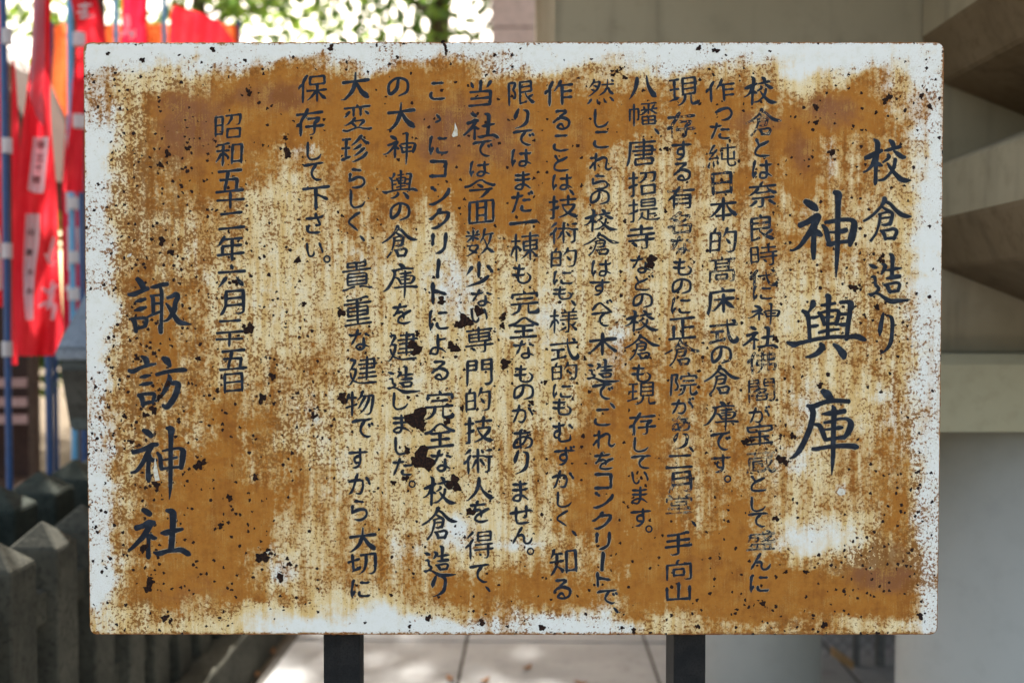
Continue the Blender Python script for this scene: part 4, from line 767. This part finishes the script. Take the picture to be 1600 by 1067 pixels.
def cloth(name, rows, d, mat, parent, ph=0.0, amp=.035, lift=0.0, nu=14, thick=.0014):
    'hanging cloth between left and right outlines: rows of (y, x left, x right) in photograph pixels at distance d'
    rows = np.array(rows, float); yv = np.linspace(rows[0, 0], rows[-1, 0], 44)
    xl = np.interp(yv, rows[:, 0], rows[:, 1]); xr = np.interp(yv, rows[:, 0], rows[:, 2])
    bm = bmesh.new(); G = []
    for i, y in enumerate(yv):
        G.append([bm.verts.new(cloth_pt(xl[i] + (xr[i] - xl[i]) * k / nu, y, d - lift, ph, amp)) for k in range(nu + 1)])
    for a, b in zip(G[:-1], G[1:]):
        for k in range(nu): bm.faces.new((a[k], b[k], b[k + 1], a[k + 1]))
    o = from_bm(name, bm, mat, parent, True)
    return o
def marks(name, strokes, d, mat, parent, ph, amp, lift):
    'painted strokes lying on a cloth; each is a polyline of (px, py, width px)'
    V, F = [], []; n = 0
    for s in strokes:
        v, f, e = ribbon(s)
        V += [cloth_pt(a, b, d - lift, ph, amp) for a, b in v]; F.append(f + n); n += len(v)
    return from_np(name, np.array([tuple(p) for p in V]), np.vstack(F), mat, parent)
def pole(px, d, r, mat, parent, z0=0.0, ytop=-120):
    x = at(px, 400, d).x; bm = bmesh.new(); tube(bm, [(x, d, z0), (x, d, at(px, ytop, d).z)], r, 10); from_bm('pole', bm, mat, parent)
    return x
def tie(px, py, d, r, parent, mat=None):
    p = at(px, py, d); bm = bmesh.new(); tube(bm, [p - Vector((0, 0, .026)), p + Vector((0, 0, .026))], r, 10); from_bm('tie', bm, mat or WHT, parent)
GB = 'red votive banners along the shrine path'
def banner(px, d, label): return empty('votive_banner', (at(px, 400, d).x, d, 0), label, 'banner', GB)

b = banner(10, 3.45, 'red banner at the picture\'s left edge on the thick dark blue pole')
pole(10, 3.45, .0115, BLU, b)
cloth('cloth', [(-140, -60, 7), (0, -50, 7), (200, -44, 6), (330, -40, 5), (480, -38, 4)], 3.52, RED, b, 1.2, .02)
marks('writing', [[(-12, 335, 10), (-6, 380, 14), (-2, 450, 10)], [(-25, 410, 9), (1, 400, 9)]], 3.52, WHT, b, 1.2, .02, .006)
for y in (58, 228, 392, 545): tie(11, y, 3.45, .017, b)
b = banner(24, 3.62, 'narrow folded red banner just right of the thick dark blue pole')
pole(73, 3.9, .012, BLU, b)
cloth('cloth', [(95, 19, 23), (150, 18, 27), (230, 18, 31), (400, 19, 31), (500, 18, 30), (570, 17, 27)], 3.62, RED, b, .4, .03)
b = banner(60, 3.3, 'red banner bleached pink at the top, with two white name strips')
cloth('cloth', [(-160, 60, 82), (0, 52, 79), (60, 50, 79), (100, 47, 79), (150, 41, 78), (200, 34, 80), (300, 26, 89), (400, 22, 92), (480, 22, 96), (520, 25, 99), (556, 30, 84)], 3.3, RED, b, 2.0, .03)
cloth('bleached_patch', [(-150, 61, 76), (0, 53, 70), (100, 49, 69), (150, 46, 69), (185, 58, 69), (196, 66, 68)], 3.3, FADE, b, 2.0, .03, .004)
cloth('name_strip', [(214, 52, 76), (235, 50, 75), (297, 43, 69), (302, 55, 67)], 3.3, WHT, b, 2.0, .03, .006)
cloth('name_strip', [(334, 40, 63), (380, 38, 61), (420, 36, 55), (460, 37, 52), (500, 40, 52)], 3.3, WHT, b, 2.0, .03, .006)
def small(ch, cx, cy, em):
    g = GL[ch]; al = np.array([p for s in g for p in s]); c = (al.min(0) + al.max(0)) / 2
    return [[(cx + (x - c[0]) * em, cy + (y - c[1]) * em, max(.9, em * .12)) for x, y in s] for s in g]
for ch, cx, cy, em in (('平', 64, 228, 15), ('三', 62, 247, 14), ('十', 60, 262, 13), ('年', 57, 281, 15), ('山', 48, 362, 12), ('本', 46, 394, 12), ('大', 47, 425, 11), ('日', 46, 455, 10)):
    marks('character', small(ch, cx, cy, em), 3.3, BLK, b, 2.0, .03, .010)
for blot in ([[(84, 372, 5), (80, 395, 9), (78, 410, 5)], [(72, 398, 5), (80, 412, 8), (86, 408, 4)]], [[(66, 450, 4), (76, 456, 8), (88, 446, 5)], [(82, 440, 5), (80, 465, 9), (74, 482, 5)], [(62, 478, 5), (72, 474, 8), (84, 478, 9), (82, 498, 6)]]): marks('character', blot, 3.3, WHT, b, 2.0, .03, .006)
b = banner(125, 4.1, 'dark red banner with a white character, hanging beside the board\'s top left corner')
pole(128, 4.15, .012, BLU, b)
cloth('cloth', [(-160, 100, 146), (0, 110, 152), (30, 118, 160), (62, 121, 166), (90, 118, 150), (130, 113, 134), (200, 108, 131), (300, 99, 130)], 4.1, RED, b, 3.0, .03)
marks('writing', [[(124, 10, 4), (142, 8, 4)], [(133, 6, 4), (134, 28, 5)], [(122, 20, 4), (136, 19, 4)], [(126, 28, 4), (146, 25, 5)]], 4.1, WHT, b, 3.0, .03, .008)
for y in (62, 190): tie(124, y, 4.04, .025, b)
b = banner(113, 4.5, 'bright red and white banner on a pale blue pole, low beside the board\'s left edge')
pole(113, 4.5, .013, LBL, b)
cloth('cloth', [(180, 104, 131), (300, 96, 131), (420, 97, 133), (520, 98, 136)], 4.6, PINK, b, .6, .03)
for q in ([(106, 212, 6), (110, 245, 9)], [(107, 300, 9), (108, 330, 9)], [(118, 316, 10), (127, 318, 12)], [(108, 356, 6), (110, 420, 8)], [(124, 358, 10), (127, 395, 12)], [(106, 450, 10), (122, 455, 12)]): marks('white_print', [q], 4.6, WHT, b, .6, .03, .01)
for y in (318, 402, 460): tie(116, y, 4.48, .026, b)
b = banner(210, 4.9, 'crimson banner with white marks between the two pale blue poles above the board')
pole(185, 4.9, .0125, LBL, b)
cloth('cloth', [(-140, 186, 238), (0, 191, 231), (40, 190, 229), (70, 188, 232), (200, 188, 236)], 4.95, PINK, b, 1.0, .03)
marks('writing', [[(199, 26, 6), (200, 38, 8), (198, 44, 5)], [(190, 55, 6), (200, 50, 6), (210, 56, 5)], [(204, 60, 6), (210, 48, 4)]], 4.95, WHT, b, 1.0, .03, .01)
b = banner(315, 5.4, 'red banner flapping sideways above the board, right of the two pale blue poles')
pole(260, 5.4, .014, LBL, b)
cloth('cloth', [(8, 272, 276), (16, 268, 300), (24, 266, 322), (36, 265, 345), (50, 265, 356), (66, 264, 366), (200, 262, 380)], 5.45, RED, b, 2.2, .04, nu=22)
b = empty('shrine_curtain', (at(220, 60, 6.2).x, 6.2, 0), 'sunlit orange-red curtain strung behind the red banners', 'curtain')
cloth('cloth', [(38, 84, 368), (44, 80, 372), (150, 80, 374), (330, 80, 376)], 6.2, ORG, b, .2, .05, nu=40)
for px in (80, 372):
    x = at(px, 100, 6.25).x; bm = bmesh.new(); tube(bm, [(x, 6.25, 0), (x, 6.25, at(px, 34, 6.25).z)], .02, 8); from_bm('pole', bm, BLU, b)
bm = bmesh.new(); tube(bm, [at(80, 40, 6.25), at(226, 43, 6.25), at(372, 40, 6.25)], .006, 6); from_bm('cord', bm, BLK, b)

# ------------------------------------------------------------------ dark timber hall at the far left
WOOD = plain('dark_stained_timber', (.030, .012, .009), (.060, .026, .017), 5, .7, .3, .003, .3, streak=8)
BRN = plain('brown_timber', (.065, .034, .020), (.10, .056, .034), 6, .7, .3, .003, .3)
PNK = plain('weathered_red_railing_paint', (.42, .24, .21), (.52, .32, .28), 12, .7, .2, .002, .3)
hall = empty('timber_hall', (-3.4, 6.2, 0), 'dark red-brown timber hall with a pale slatted railing at the far left', 'building')
bm = bmesh.new(); box(bm, -6.0, -2.62, 5.4, 5.5, .35, 2.45); from_bm('wall', bm, WOOD, hall)
bm = bmesh.new(); box(bm, -2.437, -2.397, 5.0, 5.05, 0, 1.95, .006); from_bm('corner_post', bm, BRN, hall)
bm = bmesh.new(); box(bm, -6.0, -2.40, 4.9, 5.4, .42, .52, .006); from_bm('veranda_floor', bm, BRN, hall)
for y in (598, 628, 655):
    zc = at(20, y, 5.02).z; bm = bmesh.new(); box(bm, -5.0, -2.44, 5.0, 5.04, zc - .022, zc + .022, .004); from_bm('rail', bm, PNK, hall)
bm = bmesh.new(); prism(bm, [(-2.27, 0, 1.92), (-2.25, 0, 2.06), (-2.53, 0, 2.66), (-3.6, 0, 3.6), (-3.6, 0, 3.4), (-2.62, 0, 2.5)], (0, 4.9, 0), (0, 5.5, 0)); from_bm('roof', bm, BRN, hall)

# ------------------------------------------------------------------ concrete storehouse on columns (right)
CONC = plain('beige_painted_concrete', (.285, .245, .165), (.325, .282, .195), 2, .85, .12, .002, .2, streak=12, dark=.93)
BEAM = plain('cream_painted_beam', (.36, .335, .225), (.39, .365, .25), 3, .8, .1, .002, .25, dark=.93)
COLM = plain('smooth_grey_column_paint', (.37, .365, .335), (.39, .385, .355), 2, .5, .06, .001, .4, detail=2, dark=.96)
SOFF = plain('shaded_underside_concrete', (.135, .098, .056), (.175, .130, .080), 3, .9, .2, .003, .15, streak=14, dark=.9)  # shade under the logs, put into a darker brown of the concrete
st = empty('raised_storehouse', (1.6, 3.2, 0), 'beige concrete storehouse with crossed wall logs, raised on round columns', 'building')
bm = bmesh.new(); box(bm, .105, 4.2, 2.45, 2.62, 1.31, 2.88); from_bm('wall', bm, CONC, st)
bm = bmesh.new(); box(bm, .105,   .27, 2.622, 4.6, 1.31, 2.88); from_bm('wall', bm, CONC, st)
bm = bmesh.new(); prism(bm, [(0, 2.30, 1.129), (0, 2.30, 1.285), (0, 2.325, 1.308), (0, 2.60, 1.308), (0, 2.60, 1.129)], (.5, 0, 0), (4.2, 0, 0)); from_bm('floor_beam', bm, BEAM, st)
bm = bmesh.new(); box(bm, .52, 4.2, 2.602, 5.2, 1.18, 1.306); from_bm('floor_slab', bm, CONC, st)
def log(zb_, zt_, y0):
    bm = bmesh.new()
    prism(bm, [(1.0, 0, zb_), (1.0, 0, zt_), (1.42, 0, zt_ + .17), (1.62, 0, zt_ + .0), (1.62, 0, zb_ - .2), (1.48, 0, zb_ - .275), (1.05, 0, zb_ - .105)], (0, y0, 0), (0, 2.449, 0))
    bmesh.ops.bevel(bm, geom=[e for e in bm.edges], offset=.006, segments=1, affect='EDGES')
    for f in bm.faces: f.material_index = 1 if f.normal.z < -.2 else 0  # downward faces get the shaded colour
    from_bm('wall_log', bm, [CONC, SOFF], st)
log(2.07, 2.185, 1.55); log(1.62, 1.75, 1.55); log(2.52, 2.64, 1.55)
def column(x, y, r):
    bm = bmesh.new(); tube(bm, [(x, y, -.02), (x, y, .03), (x, y, 1.128)], r, 64); from_bm('column', bm, COLM, st, True)
for o_ in (): pass
column(1.285, 2.62, .25); column(.902, 3.62, .222); column(2.6, 3.62, .23); column(2.6, 2.62, .25)
bm = bmesh.new(); box(bm, -.45, 4.6, 1.45, 4.6, 2.882, 3.05); from_bm('roof', bm, CONC, st)  # unseen roof, set low and carried forward to shade the storehouse

# chain-link fence closing the space under the storehouse
WIRE = plain('galvanised_wire', (.10, .10, .098), (.15, .15, .145), 30, .5, .1, .001, .5)
cf = empty('chain_link_fence', (1.6, 3.98, 0), 'wire mesh fence in the dark space between the two round columns', 'fence')
bm = bmesh.new(); pit = .052; x0, x1, z0, z1 = .95, 2.3, .02, 1.1
for k in range(-int((z1 - z0) / pit) - 1, int((x1 - x0) / pit) + 1):
    for sgn in (1, -1):
        a = x0 + k * pit; p, q = (a, z0), (a + (z1 - z0), z1)
        lo = max(p[0], x0); hi = min(q[0], x1)
        if hi - lo < .01: continue
        P, Q = Vector((lo, 3.98, z0 + lo - a)), Vector((hi, 3.98, z0 + hi - a))
        if sgn < 0: P.z, Q.z = z0 + z1 - P.z, z0 + z1 - Q.z; P.y = Q.y = 3.984
        tube(bm, [P, Q], .0017, 4, False)
from_bm('wire_mesh', bm, WIRE, cf)
for px in (1338, 1375): 
    x = at(px, 1000, 3.95).x; bm = bmesh.new(); tube(bm, [(x, 3.95, 0), (x, 3.95, 1.12)], .014 if px < 1350 else .02, 10); from_bm('post', bm, WIRE, cf)
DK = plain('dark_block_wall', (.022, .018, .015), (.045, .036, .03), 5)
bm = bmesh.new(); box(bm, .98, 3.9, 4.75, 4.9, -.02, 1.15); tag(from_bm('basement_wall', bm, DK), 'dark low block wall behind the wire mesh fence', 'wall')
bm = bmesh.new(); prism(bm, [at(1302, 1012, 3.86), at(1334, 1034, 3.80), at(1334, 1047, 3.80), at(1302, 1026, 3.86)], (0, 0, 0), (0, .03, 0)); tag(from_bm('timber_offcut', bm, plain('raw_pine', (.42, .26, .12), (.5, .32, .16), 14)), 'orange-brown timber offcut leaning beside the round column', 'timber')

# ------------------------------------------------------------------ far building, trees, shrubs, leaves
far = empty('pink_building', (1.2, 10, 0), 'plain pinkish rendered building behind the board, left of the storehouse', 'building')
FARM = plain('pink_render', (.60, .43, .36), (.66, .48, .41), 2, .85, .1, .002, .2)
bm = bmesh.new(); box(bm, at(768, 30, 9).x, 6, 9, 13, 0, at(800, 43, 9).z - .006); box(bm, at(768, 30, 9).x, 6, 9, 13, at(800, 43, 9).z + .006, 8); from_bm('wall', bm, FARM, far)
bm = bmesh.new(); box(bm, at(768, 30, 9).x + .01, 5.9, 9.012, 12.9, at(800, 43, 9).z - .0055, at(800, 43, 9).z + .0055); from_bm('movement_joint', bm, DK, far)
BARK = plain('grey_brown_bark', (.07, .052, .038), (.12, .09, .065), 8, .95, .8, .02, .1, streak=5)
def m_leaf(name, a, b):
    g = NT(name); oi = g.n('ObjectInfo'); n = g.noise(1.2, 3, .6); n2 = g.noise(14, 2, .6)
    c = g.mix(g.smooth(g.add(n, g.cent(n2, .6)), .3, .7), a, b)
    d = g.bsdf(c, .55, .3); t = g.n('BsdfTranslucent'); g.put(t.inputs[0], g.mix(1.0, c, (1.6, 1.5, .9), 'MULTIPLY'))
    x = g.n('MixShader'); x.inputs[0].default_value = .45; g.put(x.inputs[1], d); g.put(x.inputs[2], t.outputs[0])
    return g.surf(x.outputs[0])
LEAF = m_leaf('broad_green_leaves', (.11, .20, .035), (.20, .30, .070))
PINE = m_leaf('dark_green_needles', (.06, .125, .042), (.11, .19, .060))
def tree(label, x, y, h, crown_r, zc0, n_leaf, leaf, mat, seed, n_top=0, cat='tree', name='tree', trunk_r=.16, group=None):
    r = np.random.default_rng(seed)
    t = empty(name, (x, y, 0), label, cat, group)
    bm = bmesh.new(); lean = r.normal(0, .25, 2)
    tr = [(x + lean[0] * k * k, y + lean[1] * k * k, h * .92 * k) for k in np.linspace(0, 1, 9)]
    tube(bm, tr, [trunk_r * (1.25 - 1.15 * k) for k in np.linspace(0, 1, 9)], 10)
    tips = []
    nl = 26 if h > 4 else 10
    for k in range(nl):
        f = r.uniform(zc0 / h, .95); a = r.uniform(0, 6.28); L = crown_r * (1.1 - .75 * (f - zc0 / h) / max(.05, 1 - zc0 / h)) * r.uniform(.55, 1.0)
        b0 = Vector((x + lean[0] * f * f, y + lean[1] * f * f, h * .92 * f)); dz = r.uniform(.05, .45)
        p1 = b0 + Vector((math.cos(a) * L * .5, math.sin(a) * L * .5, L * dz * .35)); p2 = b0 + Vector((math.cos(a) * L, math.sin(a) * L, L * dz))
        rr = max(.012, trunk_r * .35 * (1.1 - f)); tube(bm, [b0, p1, p2], [rr, rr * .6, rr * .2], 6)
        tips += [p1, p2, (p1 + p2) / 2, p2 + Vector(r.normal(0, .3, 3)) * crown_r * .25]
    from_bm('trunk', bm, BARK, t)
    T = np.array([tuple(p) for p in tips]); N = n_leaf + n_top; U = T[T[:, 2] > h * .5]
    c = np.vstack([T[r.integers(0, len(T), n_leaf)], U[r.integers(0, len(U), n_top)]]) + r.normal(0, 1, (N, 3)) * np.array([.22, .22, .15]) * crown_r * r.uniform(.3, 1.1, (N, 1))
    u = r.normal(0, 1, (N, 3)); u /= np.linalg.norm(u, axis=1)[:, None]; v = np.cross(u, r.normal(0, 1, (N, 3))); v /= np.linalg.norm(v, axis=1)[:, None]
    s = leaf * r.uniform(.6, 1.3, (N, 1)); a = u * s; b_ = v * s * .5
    V = np.stack([c - a, c + b_, c + a, c - b_], 1).reshape(-1, 3)
    from_np('crown', V, np.arange(N * 4).reshape(-1, 4), mat, t)
    return t
GT = 'trees behind the shrine grounds'
tree('tallest dark tree rising above the middle of the board', -1.2, 15.5, 15.5, 4.2, 3.2, 9500, .105, PINE, 3, 13000, group=GT, trunk_r=.22)
tree('light green leafy tree above the board, next to the pink building', .4, 13.2, 12.5, 3.0, 3.0, 8000, .09, LEAF, 11, 8500, group=GT)
tree('light green leafy tree above the board, left of the tallest dark tree', -4.6, 15.0, 13.0, 3.2, 3.2, 7500, .09, LEAF, 5, 12000, group=GT)
tree('added evergreen out of view above the picture, its crown dimming the sky over the fence', -2.05, 4.9, 7.0, 2.9, 4.4, 7000, .10, PINE, 31, 0, group=GT, trunk_r=.10)  # unseen tree, added to cut skylight on the stone fence
GS = 'sunlit shrubs behind the left fence'
for k, (x, y, h, r_, lab) in enumerate(((-4.35, 8.6, 3.2, 1.0, 'sunlit yellow-green shrub glimpsed between the banners left of the board'), (-2.9, 9.4, 1.9, .95, 'low shrub behind the lantern, below the sunlit shrub'), (-6.6, 10.5, 2.2, 1.2, 'low shrub behind the timber hall railing'))):
    tree(lab, x, y, h, r_, .35, 4200, .075, LEAF, 20 + k, 0, 'shrub', 'shrub', .05, GS)
lm = plain('dry_leaf', (.20, .085, .03), (.30, .14, .05), 30)
for k, (px, py, lab) in enumerate(((704, 1058, 'small brown dry leaf on the paving near the bottom centre'), (757, 1061, 'tiny dark dry leaf on the paving at bottom centre'), (908, 1065, 'orange dry leaf on the paving, cut by the bottom edge'), (425, 1016, 'pale dry leaf at the foot of the fence kerb'), (400, 1052, 'dark curled leaf at the foot of the fence kerb, near the bottom'), (823, 1041, 'small dark leaf in the shade right of the sun fleck'))):
    u, yv, zv = ray(px, py); t = -EYE / zv * .992; p = Vector((u * t, yv * t, .006)); r = random.Random(k)
    bm = bmesh.new(); a = r.uniform(0, 6.28); L = r.uniform(.018, .028)
    ring = [Vector((math.cos(q) * L, math.sin(q) * L * .5, .004 + .006 * math.cos(2 * q))) for q in np.linspace(0, 2 * math.pi, 10, endpoint=False)]
    prism(bm, [p + Matrix.Rotation(a, 3, 'Z') @ q for q in ring], (0, 0, 0), (0, 0, .0012))
    tag(from_bm('fallen_leaf', bm, lm), lab, 'leaf', 'fallen leaves on the path')
